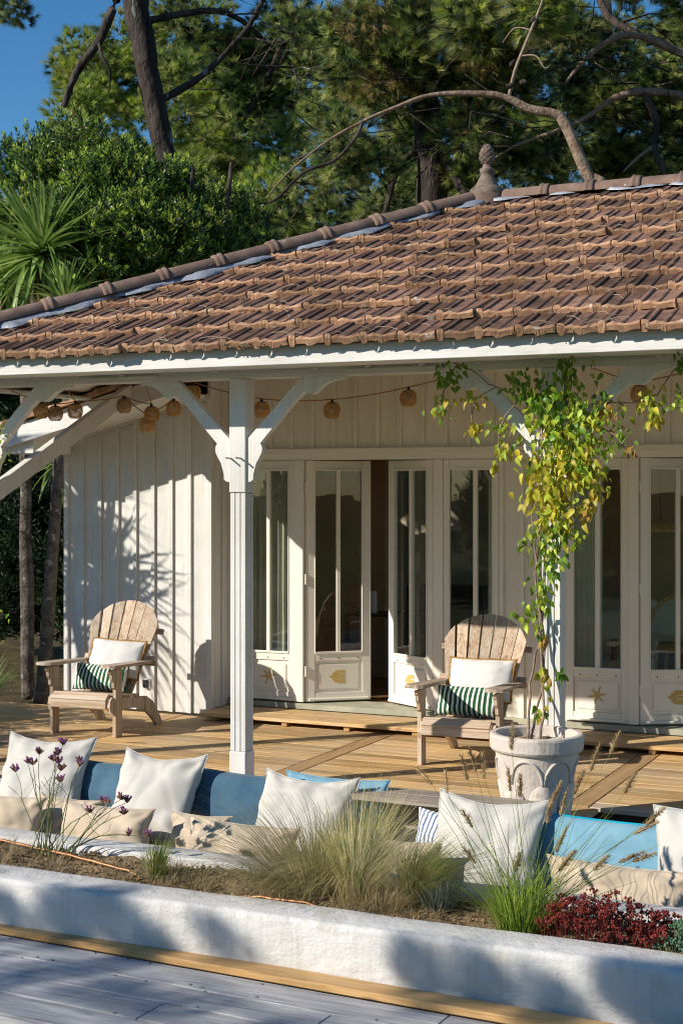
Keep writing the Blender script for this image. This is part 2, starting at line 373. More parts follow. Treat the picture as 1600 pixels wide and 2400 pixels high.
# step in front of the doors
stp = thing('door_step', 'low wooden step of two long boards in front of the glazed doors', 'step', (-4.3, 11.2, 0))
for y0, y1 in ((10.95, 11.20), (11.206, 11.46)):
    part('tread_board', MB().cbox(-6.40, y0, .038, 1.0, y1, .068, .004), DECK, stp)
for x in (-6.3, -5.62, -5.05, -4.45, -3.8, -3.2, -2.55, -2.2, -1.5, -.8):
    part('support_block', MB().cbox(x, 10.97, .002, x+.05, 11.40, .037, .003), HONEY, stp)

# ---------------------------------------------------------------- house
house = thing('house', 'white timber house with veranda, tiled hip roof and glazed doors', 'house', (-4.4, 11.5, 0))
EY, EX, EZ, M_ = 8.05, -7.37, 2.86, .431
RY = 11.44; HX = EX + (RY-EY)                     # finial position
RZ = EZ + M_*(RY-EY)
XR = 1.6                                          # right end of the modelled roof
def rz(y): return EZ + M_*(y-EY)
# roof slabs (front, hip side, back) below the tiles
def slab(vs, th=.05):
    mb = MB(); n = len(vs)
    top = [Vector(p) for p in vs]; bot = [p - Vector((0,0,th)) for p in top]
    return mb.add(top+bot, [tuple(range(n)), tuple(range(2*n-1, n-1, -1))] + [(i, (i+1)%n, n+(i+1)%n, n+i) for i in range(n)])
roof = part('roof', slab([(EX+.12,EY+.12,EZ+.017),(XR,EY+.12,EZ+.017),(XR,RY,RZ-.035),(HX,RY,RZ-.035)]), SOFFIT, house)
YB = 2*RY-EY
part('roof_underlay', slab([(EX+.02,EY+.05,EZ-.036),(HX-.004,RY,RZ-.036),(EX+.02,YB,EZ-.036)]), RIDGE, roof)
part('roof_underlay', slab([(HX,RY+.004,RZ-.036),(XR,RY+.004,RZ-.036),(XR,YB,EZ-.036),(EX+.02,YB,EZ-.036)]), RIDGE, roof)
# boards on the underside of the hip slope, running front to back
nb = 9
for i in range(nb):
    x0 = EX + .10 + i*.16; x1 = x0 + .152
    z0 = EZ - .1 + M_*(x0-EX); z1 = EZ - .1 + M_*(x1-EX)
    y0 = 8.8 + max(0, i*.16); y1 = 12.6
    dz = .012 if i % 2 else 0
    me = MB().add([(x0,y0,z0+dz),(x1,y0,z1+dz),(x1,y1,z1+dz),(x0,y1,z0+dz),(x0,y0,z0+dz+.02),(x1,y0,z1+dz+.02),(x1,y1,z1+dz+.02),(x0,y1,z0+dz+.02)],
        ((0,3,2,1),(4,5,6,7),(0,1,5,4),(1,2,6,5),(2,3,7,6),(3,0,4,7)))
    part('soffit_board', me, SOFFIT, roof)
part('eave_board', MB().box(EX+.01, 8.2, EZ-.10, EX+.035, 12.9, EZ-.02), WHITE, roof)
part('eave_board', MB().box(EX+.04, 8.2, EZ-.125, EX+.14, 12.9, EZ-.101), WHITE, roof)

# interlocking clay tiles
TW, TE = .24, .339
xs = [0,.006,.016,.030,.042,.050,.085,.108,.117,.124,.136,.143,.19,.220,.2345]
hs = [.012,.019,.013,.019,.016,.004,.002,.004,.010,.013,.010,.003,.002,.005,.012]
lp = [.022,.032,.033,.033,.027,.015,.027,.017,.015,.015,.010,.009,.017,.025,.027]
ANG = math.atan(M_); LEN = .40
def tile_mb(seed=0):
    r = random.Random(seed); mb = MB(); vs, fs, mi = [], [], []
    rows = [(0, [-.024 - (.014 if x < .035 or .11 < x < .16 else 0) for x in xs]), (-.006, [h*.5-.004 for h in lp]), (.002, lp), (.020, [a*.8+b_*.2 for a, b_ in zip(lp, hs)]), (.036, hs), (LEN, hs)]
    n = len(xs)
    for y, hh in rows:
        for x, h in zip(xs, hh): vs.append((x, y + r.uniform(-.002,.002), h + r.uniform(-.0012,.0012)))
    for i in range(len(rows)-1):
        for k in range(n-1): fs.append((i*n+k, i*n+k+1, (i+1)*n+k+1, (i+1)*n+k)); mi.append(1 if i < 3 else 0)
    o = len(vs)
    vs += [(0,0,-.02),(0,LEN,-.012),(.2345,0,-.02),(.2345,LEN,-.012)]
    fs += [(0, n*2, n*(len(rows)-1), o+1), (n-1, o+3, n*len(rows)-1, n*3-1)]; mi += [1, 1]
    for f, q in zip(fs, mi): pass
    mb.v, mb.f, mb.mi = vs, fs, mi
    return mb
TM = [tile_mb(s).mesh('tile', [TILE_TOP, TILE_LIP]) for s in range(4)]
tilt = ANG - math.atan(.026/.37)
nrow = 10
for k in range(nrow):
    y = EY - .005 + TE*k; z = rz(y) + .028
    hipx = EX + (y - EY) + .10
    x = EX - .3 + (TW/2 if k % 2 else 0)
    while x < -.55:
        if x + TW > hipx - .02:
            me = TM[rnd.randrange(4)]
            rot = Euler((tilt + jit(.014), jit(.012), jit(.014)))
            o = bpy.data.objects.new('tile', me); COL.objects.link(o); o.parent = roof
            loc = Vector((x + jit(.003), y + jit(.006) - (rnd.uniform(.015,.035) if rnd.random() < .06 else 0), z + jit(.003)))
            if x < hipx + .30:                                      # cut along the hip
                mw = Matrix.Translation(loc) @ rot.to_matrix().to_4x4()
                bm = bmesh.new(); bm.from_mesh(me); bm.transform(mw)
                bmesh.ops.bisect_plane(bm, geom=bm.verts[:]+bm.edges[:]+bm.faces[:], plane_co=(EX+.09, EY, 0), plane_no=(1,-1,0), clear_inner=True)
                if len(bm.faces) == 0: bm.free(); bpy.data.objects.remove(o); x += TW; continue
                m2 = bpy.data.meshes.new('tile')
                for q in me.materials: m2.materials.append(q)
                bm.to_mesh(m2); bm.free(); o.data = m2
            else:
                o.location = loc; o.rotation_euler = rot
        x += TW
# unseen stretch of tiles beyond the picture's right edge
mb = MB()
for k in range(nrow):
    y = EY - .005 + TE*k; z = rz(y) + .028; x = -.55 + ((EX-.3+(TW/2 if k % 2 else 0)+.55) % TW)
    while x < XR:
        mw = Matrix.Translation((x,y,z)) @ Matrix.Rotation(tilt, 4, 'X'); s = tile_mb(0)
        o0 = len(mb.v); mb.v += [tuple(mw @ Vector(p)) for p in s.v]; mb.f += [tuple(i+o0 for i in f) for f in s.f]; mb.mi += s.mi; x += TW
o = link('tile_field', mb.mesh('tile_field', [TILE_TOP, TILE_LIP]), roof); o['kind'] = 'stuff'

# ridge and hip cap tiles with collars
def cap_tile(p0, p1, r0=.083, seed=0):
    p0, p1 = Vector(p0), Vector(p1); d = (p1-p0); L = d.length; d.normalize()
    side = d.cross(Vector((0,0,1))).normalized(); up = side.cross(d)
    prof = [(-.012, r0*.93), (0, r0*1.0), (L-.085, r0*1.04), (L-.072, r0*1.06), (L-.066, r0*1.24), (L-.052, r0*1.30), (L-.038, r0*1.22), (L-.030, r0*1.16), (L-.018, r0*1.22), (L+.004, r0*1.18), (L+.008, r0*1.0)]
    n = 12; vs, fs = [], []
    for tt, r in prof:
        for i in range(n+1):
            a = math.pi*(-.02 + 1.04*i/n); vs.append(p0 + d*tt + side*math.cos(a)*r + up*(math.sin(a)*r*.92))
    for i in range(len(prof)-1):
        for k in range(n): fs.append((i*(n+1)+k, i*(n+1)+k+1, (i+1)*(n+1)+k+1, (i+1)*(n+1)+k))
    return MB().add(vs, fs)
h0 = Vector((EX-.05, EY-.05, EZ+.04)); h1 = Vector((HX-.10, RY-.10, RZ+.04-.043))
nh = 11; seg = (h1-h0)/nh
for i in range(nh):
    part('hip_tile', cap_tile(h0+seg*(i+1), h0+seg*i, .080), RIDGE, roof, smooth=True)
x = HX + .16; i = 0
while x < XR:
    part('ridge_tile', cap_tile((x, RY, RZ+.012), (x+.37, RY, RZ+.012), .083), RIDGE, roof, smooth=True); x += .37
# zinc flashing showing below the caps
def flash(a, b_, off, n):
    a, b_ = Vector(a), Vector(b_); vs, fs = [], []
    for i in range(n+1):
        p = a.lerp(b_, i/n); w_ = .070 + .022*math.sin(i*1.1) + .02*math.sin(i*.43+1) + jit(.016)
        q = p + Vector(off)*w_
        vs += [p + Vector((0,0,.02)), Vector((q.x, q.y, rz(q.y)+.046+.008*math.sin(i*1.3)+jit(.006))), Vector((q.x, q.y-.004, rz(q.y)+.03))]
    for i in range(n):
        fs += [(3*i,3*i+3,3*i+4,3*i+1), (3*i+1,3*i+4,3*i+5,3*i+2)]
    return MB().add(vs, fs)
part('flashing', flash((EX+.02, EY-.02, EZ+.05), (HX-.02, RY-.02, RZ+.045), (.98,-.98,0), 60), ZINC, roof, smooth=True, fix=False)
part('flashing', flash((HX, RY, RZ+.03), (XR, RY, RZ+.03), (0,-1.2,0), 60), ZINC, roof, smooth=True, fix=False)
# finial
fx, fy, fz = HX+.0, RY, RZ+.0
prof = [(.14,-.05),(.145,.03),(.15,.06),(.135,.10),(.10,.125),(.092,.13),(.094,.142),(.085,.148),(.082,.155),(.075,.17),(.060,.20),(.052,.225),(.058,.232),(.062,.238),(.058,.25),(.063,.256),(.058,.266),(.040,.275),(.034,.29),(.036,.305),(.048,.315),(.060,.335),(.063,.36),(.060,.39),(.051,.42),(.036,.445),(.018,.465),(.002,.472)]
fin = part('finial', MB().lathe([(r, fz+z) for r, z in prof[:20]], fx, fy, 24), FINIAL, house, smooth=True)
mb = MB()
for r, z in [(0,0)]:
    pc = prof[19:]
    vs, fs = [], []; n = 24
    for i in range(25):
        zz = .305 + (.472-.305)*i/24
        rr = 0
        for (r0, z0), (r1, z1) in zip(pc, pc[1:]):
            if z0 <= zz <= z1: rr = r0 + (r1-r0)*(zz-z0)/(z1-z0)
        for k in range(n):
            a = 2*math.pi*(k+.5*(i//3%2)*3)/n; bump_ = .007*max(0, math.sin(k*math.pi*2/3*1.0))*(1 if i % 3 else .2)
            vs.append((fx+(rr+bump_)*math.cos(a), fy+(rr+bump_)*math.sin(a), fz+zz))
    for i in range(24):
        for k in range(n): fs.append((i*n+k, i*n+(k+1)%n, (i+1)*n+(k+1)%n, (i+1)*n+k))
    mb.add(vs, fs)
part('cone', mb, FINIAL, fin)
part('saddle', MB().lathe([(.16, fz-.09), (.165,fz-.02),(.155,fz+.04),(.12,fz+.09),(.05,fz+.115),(.0,fz+.12)], fx, fy, 20), RIDGE, fin, smooth=True)

# eave: fascia, soffit, beam
part('fascia', MB().cbox(EX-.02, 8.125, 2.752, XR, 8.155, 2.868, .003), WHITEX, house)
part('soffit', MB().box(EX+.04, 8.156, 2.772, XR, 8.62, 2.79), SOFFIT, house)
part('beam', MB().cbox(-7.05, 8.622, 2.716, XR, 8.758, 2.90, .004), WHITEX, house)
part('beam_trim', MB().box(-5.92, 8.608, 2.735, -5.36, 8.621, 2.752).box(-3.95, 8.608, 2.735, -3.32, 8.621, 2.752), WHITEX, house)
x = -6.75
while x < 0:
    part('peg', MB().cbox(x-.02, 8.585, 2.757, x+.02, 8.607, 2.771, .004), WHITEX, house); x += .37

# posts with fluted shafts and fretted braces
OUT = [(0,2.03),(.029,2.031),(.049,2.047),(.049,2.075),(.058,2.11),(.072,2.155),(.098,2.198),(.112,2.226),(.116,2.248),(.112,2.268),(.101,2.286)]
STR = [(.36,2.565),(.425,2.617)]
TOP = [(.445,2.604),(.482,2.600),(.515,2.613),(.54,2.638),(.57,2.662),(.61,2.680),(.655,2.688),(.70,2.694),(.70,2.7155)]
INN = [(.405,2.7155),(.016,2.325),(0,2.31)]
BRACE = OUT + STR + TOP + INN
def brace(px, sgn, yc, parent, axis='X', th=.028):
    mb = MB()
    if axis == 'X': fn = lambda a, b_, t_: (px + sgn*a, yc + t_, b_)
    else: fn = lambda a, b_, t_: (px + t_, yc + sgn*a, b_)
    mb.prism(BRACE, fn, -th, th)
    return part('brace', mb, WHITE, parent)
HWP = .0615
def post(xc, base_worn=True):
    yc = 8.685; mb = MB()
    mb.cbox(xc-HWP, yc-HWP-.004, 1.96, xc+HWP, yc+HWP+.004, 2.715, .004)
    c = .044
    mb.box(xc-c, yc-c, 0, xc+c, yc+c, 1.958)
    for k in range(3):                                              # fluting: three ribs on each face
        a0 = -.0565 + k*.0395; a1 = a0 + .034
        mb.cbox(xc+a0, yc-.057, .24, xc+a1, yc-c+.001, 1.955, .0018); mb.cbox(xc+a0, yc+c-.001, .24, xc+a1, yc+.057, 1.955, .005)
        mb.cbox(xc+c-.001, yc+a0, .24, xc+.057, yc+a1, 1.955, .005); mb.cbox(xc-.057, yc+a0, .24, xc-c+.001, yc+a1, 1.955, .005)
    p = part('post', mb, WHITE, house)
    part('post_base', MB().cbox(xc-.062, yc-.062, .001, xc+.062, yc+.062, .238, .006), WORN, p)
    return p
PX = [-6.855, -4.745, -2.595, -.45]
for xc in PX:
    p = post(xc)
    for sg in (-1, 1): brace(xc + sg*HWP, sg, 8.665, p)
    if abs(xc+4.745) < .01:
        for dx in (-.045, .03):
            part('hook', MB().tube([(xc+dx,8.62,2.185),(xc+dx-.004,8.545,2.19)], .006, 6), METAL, p)
# long brace from the corner post back to the wall plate
d = Vector((0, 1.95, .92)).normalized(); nrm = Vector((0, -d.z, d.y))
a = Vector((-6.855, 8.73, 1.93)); L = 2.05
pts = [a - nrm*.062, a + d*L - nrm*.062, a + d*L + nrm*.062, a + nrm*.062]
mb = MB(); mb.add([p + Vector((-.03,0,0)) for p in pts] + [p + Vector((.03,0,0)) for p in pts], [(3,2,1,0),(4,5,6,7),(0,1,5,4),(1,2,6,5),(2,3,7,6),(3,0,4,7)])
part('tie_brace', mb, WHITE, house)

# ---- walls: backing sheets with boards and battens
def boards(parent, x0, x1, y, zf0, zf1, pitch, name='board', bw=.035, mat=WHITE):
    x = x0
    while x < x1 - .01:
        xe = min(x+pitch, x1)
        for a_, b_, nm, yy, th in ((x+.002, xe-.002, name, y, .018), (x-bw/2, x+bw/2, 'batten', y-.020, .020)):
            if nm == 'batten' and (x - x0 < .02): a_ += bw/2; b_ += bw/2
            vs = [(a_,yy-th,zf0(a_)),(b_,yy-th,zf0(b_)),(b_,yy-th,zf1(b_)),(a_,yy-th,zf1(a_)),(a_,yy,zf0(a_)),(b_,yy,zf0(b_)),(b_,yy,zf1(b_)),(a_,yy,zf1(a_))]
            part(nm, MB().add(vs, [(0,1,2,3),(7,6,5,4),(0,4,5,1),(1,5,6,2),(2,6,7,3),(3,7,4,0)]), mat, parent)
        x = xe
C = lambda z: (lambda x: z)
# wing wall, its top following the lean-to roof
wt = lambda x: 2.455 + .25*(x+7.86)
WX0, WX1, WY = -7.955, -6.43, 11.2
wing = part('wall', MB().prism([(WX0,.0),(WX1,.0),(WX1,wt(WX1)),(WX0,wt(WX0))], lambda a_, b_, t_: (a_, t_, b_), WY+.042, WY+.09), WHITE, house)
boards(wing, WX0, WX1, WY+.040, C(.012), lambda x: wt(x)-.02, .187, mat=WHITE)
part('corner_board', MB().cbox(WX0-.012, WY-.004, .01, WX0+.03, WY+.1, wt(WX0), .003), WHITE, wing)
part('top_trim', MB().prism([(WX0-.01,wt(WX0)-.05),(WX1-.0,wt(WX1)-.05),(WX1-.0,wt(WX1)),(WX0-.01,wt(WX0))], lambda a_, b_, t_: (a_, t_, b_), WY-.015, WY+.018), WHITE, wing)
part('side_wall', MB().box(WX0, WY+.1, .0, WX0+.05, 14.4, 2.5), WHITE, wing)
# return from the wing wall to the door plane
ret = part('return_wall', MB().box(WX1-.05, WY+.095, .0, WX1-.004, 11.56, 3.3), WHITE, house)
part('corner_board', MB().cbox(WX1-.028, WY-.002, .012, WX1+.012, WY+.06, wt(WX1)+.45, .003), WHITE, ret)
part('board', MB().box(WX1-.003, WY+.062, .072, WX1+.012, 11.36, 3.2), WHITE, ret)
part('batten', MB().box(WX1+.0, 11.363, .072, WX1+.03, 11.40, 3.2), WHITE, ret)
part('board', MB().box(WX1-.003, 11.403, .072, WX1+.012, 11.50, 3.2), WHITE, ret)
# lean-to roof of the wing with its verge
WV = 10.56
fzb = lambda x: 2.556 + .25*(x+7.28)
vg = part('verge_board', MB().prism([(-8.35,fzb(-8.35)),(-6.47,fzb(-6.47)),(-6.47,fzb(-6.47)+.17),(-8.35,fzb(-8.35)+.17)], lambda a_, b_, t_: (a_, t_, b_), WV, WV+.028), WHITEX, house)
part('verge_soffit', MB().prism([(-8.30,fzb(-8.3)+.02),(-6.47,fzb(-6.47)+.02),(-6.47,fzb(-6.47)+.04),(-8.3,fzb(-8.3)+.04)], lambda a_, b_, t_: (a_, t_, b_), WV+.030, 14.4), SOFFIT, vg)
part('lean_to_roof', MB().prism([(-8.40,fzb(-8.4)+.19),(-6.47,fzb(-6.47)+.19),(-6.47,fzb(-6.47)+.21),(-8.4,fzb(-8.4)+.21)], lambda a_, b_, t_: (a_, t_, b_), WV-.02, 14.4), TILE_TOP, vg)
x = -8.42
while x < -6.6:
    zz = fzb(x)+.185 + jit(.006)
    part('verge_tile', MB().prism([(x,zz),(x+.30,zz+.075),(x+.30,zz+.105),(x+.02,zz+.05),(x,zz+.045)], lambda a_, b_, t_: (a_, t_, b_), WV-.05+jit(.01), WV+.16), TILE_LIP, vg); x += .25
part('eave_box', MB().cbox(-8.26, 10.62, 2.29, -7.875, 11.18, 2.455, .004), SOFFIT, vg)

# door plane
DY = 11.50; ZH = 2.283; ZS = .13
fac_w = part('facade', MB().box(WX1, DY+.05, ZH+.05, XR, DY+.10, 3.5).box(-3.905, DY+.05, .07, -3.33, DY+.10, ZH+.06), ROOM, house)
boards(fac_w, WX1+.012, XR, DY+.045, C(ZH+.048), C(3.3), .205, mat=WHITE_BOUNCE)
boards(fac_w, -3.90, -3.335, DY+.045, C(.07), C(ZH-.0), .19, mat=WHITE_BOUNCE)
part('head_trim', MB().cbox(WX1+.012, DY-.022, ZH+.006, XR, DY+.05, ZH+.046, .004), JOINERY, fac_w)
part('head_rail', MB().box(WX1+.012, DY+.0, ZH-.055, -3.905, DY+.05, ZH+.005).box(-3.33, DY+.0, ZH-.055, XR, DY+.05, ZH+.005), JOINERY, fac_w)
part('sill', MB().cbox(WX1+.012, DY-.03, .07, XR, DY+.35, ZS-.012, .004), surf('sill_stone', (.30,.30,.22), (.42,.41,.31), 8, .8), fac_w)
star = []
def star_poly(n=6, r0=.075, r1=.020, rot=.2):
    pl = []
    for k in range(n):
        a_ = 2*math.pi*k/n + rot; d0 = .16
        r = r0*(1 + .12*math.sin(k*2.3))
        pl += [(r*math.cos(a_-d0*.35), r*math.sin(a_-d0*.35)), (r*math.cos(a_+d0*.35), r*math.sin(a_+d0*.35)), (r1*math.cos(a_+math.pi/n), r1*math.sin(a_+math.pi/n))]
    return pl
def shell_polys():
    main = [(-.088,.0),(-.062,.014),(-.046,.040),(-.022,.055),(.055,.058),(.055,.022),(-.002,.018),(-.012,.0),(-.002,-.018),(.055,-.022),(.055,-.058),(-.022,-.055),(-.046,-.040),(-.062,-.014)]
    mid = [(.0,.012),(.055,.014),(.055,-.014),(.0,-.012),(-.008,0)]
    return [main, mid]
def joinery(name, w_, hinge, ang, motif=None, z0=ZS, z1=ZH-.058, pane_split=.5, flip=False, stile=.082, lab=None):
    """A glazed leaf: local x runs from the hinge along the leaf; y is its thickness."""
    mw = Matrix.Translation(Vector(hinge)) @ Matrix.Rotation(ang, 4, 'Z')
    sx = -1 if flip else 1
    def B(mb, a0, y0, b0, a1, y1, b1, c=.003):
        q0, q1 = sorted((a0*sx, a1*sx)); return mb.cbox(q0, y0, b0, q1, y1, b1, c, 0, mw)
    zr0, zr1 = .480, .556
    mb = MB()
    B(mb, 0, -.022, z0, stile, .022, z1); B(mb, w_-stile, -.022, z0, w_, .022, z1)
    B(mb, stile+.001, -.021, z1-.085, w_-stile-.001, .021, z1-.001); B(mb, stile+.001, -.021, zr0, w_-stile-.001, .021, zr1)
    B(mb, stile+.001, -.021, z0+.001, w_-stile-.001, .021, z0+.075)
    o = part(name, mb, JOINERY, house)
    gx0, gx1, gz0, gz1 = stile, w_-stile, zr1, z1-.085
    gm = gx0 + (gx1-gx0)*pane_split
    mb = MB(); B(mb, gm-.018, -.020, gz0, gm+.018, .020, gz1)
    for q in (gx0, gx1): B(mb, q-.006 if q == gx1 else q-.002, -.030, gz0-.012, q+.002 if q == gx1 else q+.006, -.0225, gz1+.012)
    B(mb, gx0, -.030, gz1-.006, gx1, -.0225, gz1+.012); B(mb, gx0, -.030, gz0-.014, gx1, -.0225, gz0+.006)
    part('glazing_bar', mb, JOINERY, o)
    for q0, q1 in ((gx0+.001, gm-.018), (gm+.018, gx1-.001)):
        mb = MB(); B(mb, q0, -.004, gz0, q1, .002, gz1, .0005); part('pane', mb, GLASS, o)
    mb = MB(); B(mb, stile+.001, -.008, z0+.075, w_-stile-.001, .010, zr0); part('backing_panel', mb, JOINERY, o)
    mb = MB(); B(mb, stile+.028, -.0165, z0+.10, w_-stile-.028, -.0085, zr0-.028, .007); part('panel', mb, JOINERY, o)
    mb = MB(); B(mb, .02, -.045, z0+.006, w_-.02, -.0225, z0+.03, .006); part('weather_bar', mb, JOINERY, o)
    for q in (.22, .5, .80):
        mb = MB(); B(mb, w_*q-.005, -.0245, zr0+.018, w_*q+.005, -.0215, zr0+.028, .001); part('screw', mb, DARKM, o)
    if name == 'door':
        for zz in (.35, 1.15, 1.95):
            part('hinge', MB().tube([mw @ Vector((sx*-.004, -.026, zz)), mw @ Vector((sx*-.004, -.026, zz+.09))], .008, 8), JOINERY, o)
    if motif:
        cx, cz = w_/2, (z0+.10+zr0-.028)/2 + .0
        if motif == 'star': pls = [star_poly()]
        else: pls = shell_polys()
        mb = MB()
        for pl in pls:
            mb.prism(pl, lambda a_, b_, t_: mw @ Vector((sx*cx + a_, t_, cz + b_)), -.0185, -.0167)
        mo = part('stencil', mb, GOLD, o); mo['label'] = 'golden starfish stencil' if motif == 'star' else 'golden shell stencil'
    return o
# fixed sidelights and the hinged leaves, left to right
for q0, q1 in ((-5.765,-5.675), (-4.47,-4.385), (-2.83,-2.75), (-6.418,-6.28), (-1.448,-1.362)):
    part('jamb', MB().cbox(q0, DY-.012, ZS, q1, DY+.05, ZH-.056, .003), JOINERY, house)
joinery('sidelight', .512, (-6.279, DY+.022, 0), 0, 'star', stile=.055)
joinery('door', .585, (-5.672, DY+.03, 0), R(40), 'shell', stile=.078)
joinery('door', .625, (-4.473, DY+.03, 0), R(-31), 'shell', flip=True, stile=.078)
joinery('sidelight', .478, (-4.383, DY+.022, 0), 0, None, stile=.05, pane_split=.60)
joinery('sidelight', .50, (-3.331, DY+.022, 0), 0, 'star', stile=.055)
joinery('door', .60, (-2.748, DY+.03, 0), R(28), 'shell', stile=.075)
joinery('door', .60, (-1.45, DY+.03, 0), R(-25), 'star', flip=True, stile=.075)
joinery('sidelight', .50, (-1.36, DY+.022, 0), 0, 'star', stile=.055)
# wall socket
sk = part('wall_socket', MB().cbox(-7.115, WY-.012, .205, -7.035, WY+.018, .292, .004), WHITE, house)
part('socket_cover', MB().cbox(-7.108, WY-.026, .215, -7.058, WY-.0125, .282, .003), DARKM, sk)

# ---- room behind the glass
room = part('room', MB().box(-7.8, 16.0, .06, -2.6, 16.1, 3.4).box(-2.6, 16.0, .06, XR, 16.1, .5).box(-2.6, 16.0, 2.4, XR, 16.1, 3.4), ROOM, house)  # unseen back wall gap and open right side added to let daylight in
part('room_floor', MB().box(-7.85, 11.86, .05, XR, 16.0, ZS-.02), ROOMF, room)
part('room_ceiling', MB().box(-7.0, 11.61, 2.75, XR, 16.0, 2.80), ROOM, room)
part('partition', MB().box(-4.15, 14.2, .115, -2.9, 14.3, 2.74), ROOMD, room)
part('room_side', MB().box(-7.86, 11.40, .115, -7.80, 15.99, 2.50), ROOM, room)
part('back_screen', MB().box(-6.6, 13.4, .115, -5.72, 13.5, 2.74), ROOMD, room)
# ---------------------------------------------------------------- planter, bench and the boards in front
def rbox(x0, y0, z0, x1, y1, z1, bev=.03, seg=3, cuts=0, amp=0.0):
    bm = bmesh.new(); bmesh.ops.create_cube(bm, size=1)
    for q in bm.verts: q.co = Vector(((x0+x1)/2+q.co.x*(x1-x0), (y0+y1)/2+q.co.y*(y1-y0), (z0+z1)/2+q.co.z*(z1-z0)))
    bmesh.ops.bevel(bm, geom=bm.edges[:], offset=bev, segments=seg, affect='EDGES', profile=.5)
    if cuts:
        es = [e for e in bm.edges if abs(e.verts[0].co.x-e.verts[1].co.x) > .5]
        bmesh.ops.subdivide_edges(bm, edges=es, cuts=cuts, use_grid_fill=True)
        for q in bm.verts:
            n_ = noise.noise_vector(q.co*1.7)*amp + noise.noise_vector(q.co*6)*amp*.35
            q.co += n_
    mb = MB(); bm.verts.index_update(); mb.add([q.co.copy() for q in bm.verts], [[q.index for q in f.verts] for f in bm.faces]); bm.free(); return mb
planter = thing('planter', 'long white rendered planter with low walls and dry soil in front of cushions', 'planter', (-3.3, 6.55, -.3))
part('front_wall', rbox(-9, 6.12, -.45, 2, 6.37, .0, .026, 3, 90, .007), STUCCO, planter, smooth=True)
part('inner_wall', rbox(-9, 6.86, -.45, 2, 7.07, .0, .03, 3, 60, .007), STUCCO, planter, smooth=True)
mb = MB(); nx, ny = 180, 9
for i in range(nx+1):
    for j in range(ny+1):
        x = -9 + 11*i/nx; y = 6.34 + .56*j/ny
        mb.v.append((x, y, -.055 + .02*j/ny + .03*noise.noise(Vector((x*2.5, y*2.5, 3))) + .022*noise.noise(Vector((x*11, y*11, 5)))))
mb.f = [(i*(ny+1)+j, (i+1)*(ny+1)+j, (i+1)*(ny+1)+j+1, i*(ny+1)+j+1) for i in range(nx) for j in range(ny)]; mb.mi = [0]*len(mb.f)
part('soil', mb, SOIL, planter, smooth=True)
mb = MB()
for i in range(900):                                              # crumbs and litter on the soil
    x = rnd.uniform(-5.6, -.9); y = rnd.uniform(6.39, 6.85); z = -.045 + .03*noise.noise(Vector((x*2.5, y*2.5, 3))) + .02*(y-6.34)/.56*1.0
    s = rnd.uniform(.003, .010); mb.box(-s, -s*.8, -s*.5, s, s*.8, s*.6, 0, Matrix.Translation((x,y,z+.004)) @ Euler((jit(1),jit(1),jit(3))).to_matrix().to_4x4())
o = part('soil_crumbs', mb, SOIL, planter); o['kind'] = 'stuff'
mb = MB()
for i in range(900):
    x = rnd.uniform(-5.9, -2.2); y = rnd.uniform(6.39, 6.85); a_ = rnd.uniform(0, 6.3); L = rnd.uniform(.04, .11); z = -.03 + .02*(y-6.34)/.56
    p = Vector((x,y,z)); q = p + Vector((math.cos(a_)*L, math.sin(a_)*L, jit(.012)))
    mb.blade([p, (p+q)/2 + Vector((0,0,.008)), q], .003)
o = part('straw_litter', mb, STRAW, planter); o['kind'] = 'stuff'
pp = [(-6.2,6.80,-.02),(-5.27,6.82,-.012),(-4.9,6.74,-.012),(-4.55,6.66,-.018),(-4.3,6.62,-.030),(-4.05,6.57,-.075),(-3.8,6.53,-.085),(-3.6,6.47,-.05),(-3.4,6.42,-.016),(-3.15,6.41,-.014),(-2.95,6.42,-.05),(-2.7,6.45,-.09)]
fine = []
for i in range(len(pp)-1):
    for k in range(4): fine.append(Vector(pp[i]).lerp(Vector(pp[i+1]), k/4) + Vector((0, jit(.004), jit(.003))))
one('watering_pipe', MB().tube(fine, .0085, 8), COPPER, 'thin copper-coloured watering pipe lying on the planter soil', 'pipe', smooth=True)

# seating bench between planter and deck
bench = thing('built_in_bench', 'white masonry bench with cushions between the planter and the deck', 'bench', (-3.5, 7.7, -.4))
part('seat', rbox(-9, 7.10, -.42, 2, 8.16, -.29, .02, 2), STUCCO, bench)
part('seat_pad', rbox(-9, 7.12, -.288, 2, 8.10, -.195, .03, 3), F_BEIGE, bench, smooth=True)
part('back', rbox(-9, 8.17, -.42, -2.54, 8.38, -.035, .02, 2), STUCCO, bench)
ledge = thing('timber_ledge', 'weathered grey wooden ledge behind the cushions beside the white pot', 'ledge', (-3.2, 8.02, 0))
for i, (y0, y1) in enumerate(((7.87, 8.01), (8.014, 8.155))):
    part('plank', MB().cbox(-4.05, y0, .168, -2.516, y1, .20, .003), LEDGE, ledge)
part('end_board', MB().cbox(-2.545, 7.88, -.11, -2.518, 8.15, .167, .003), LEDGE, ledge)
part('back_board', MB().cbox(-4.04, 8.115, -.03, -2.55, 8.145, .167, .003), LEDGE, ledge)

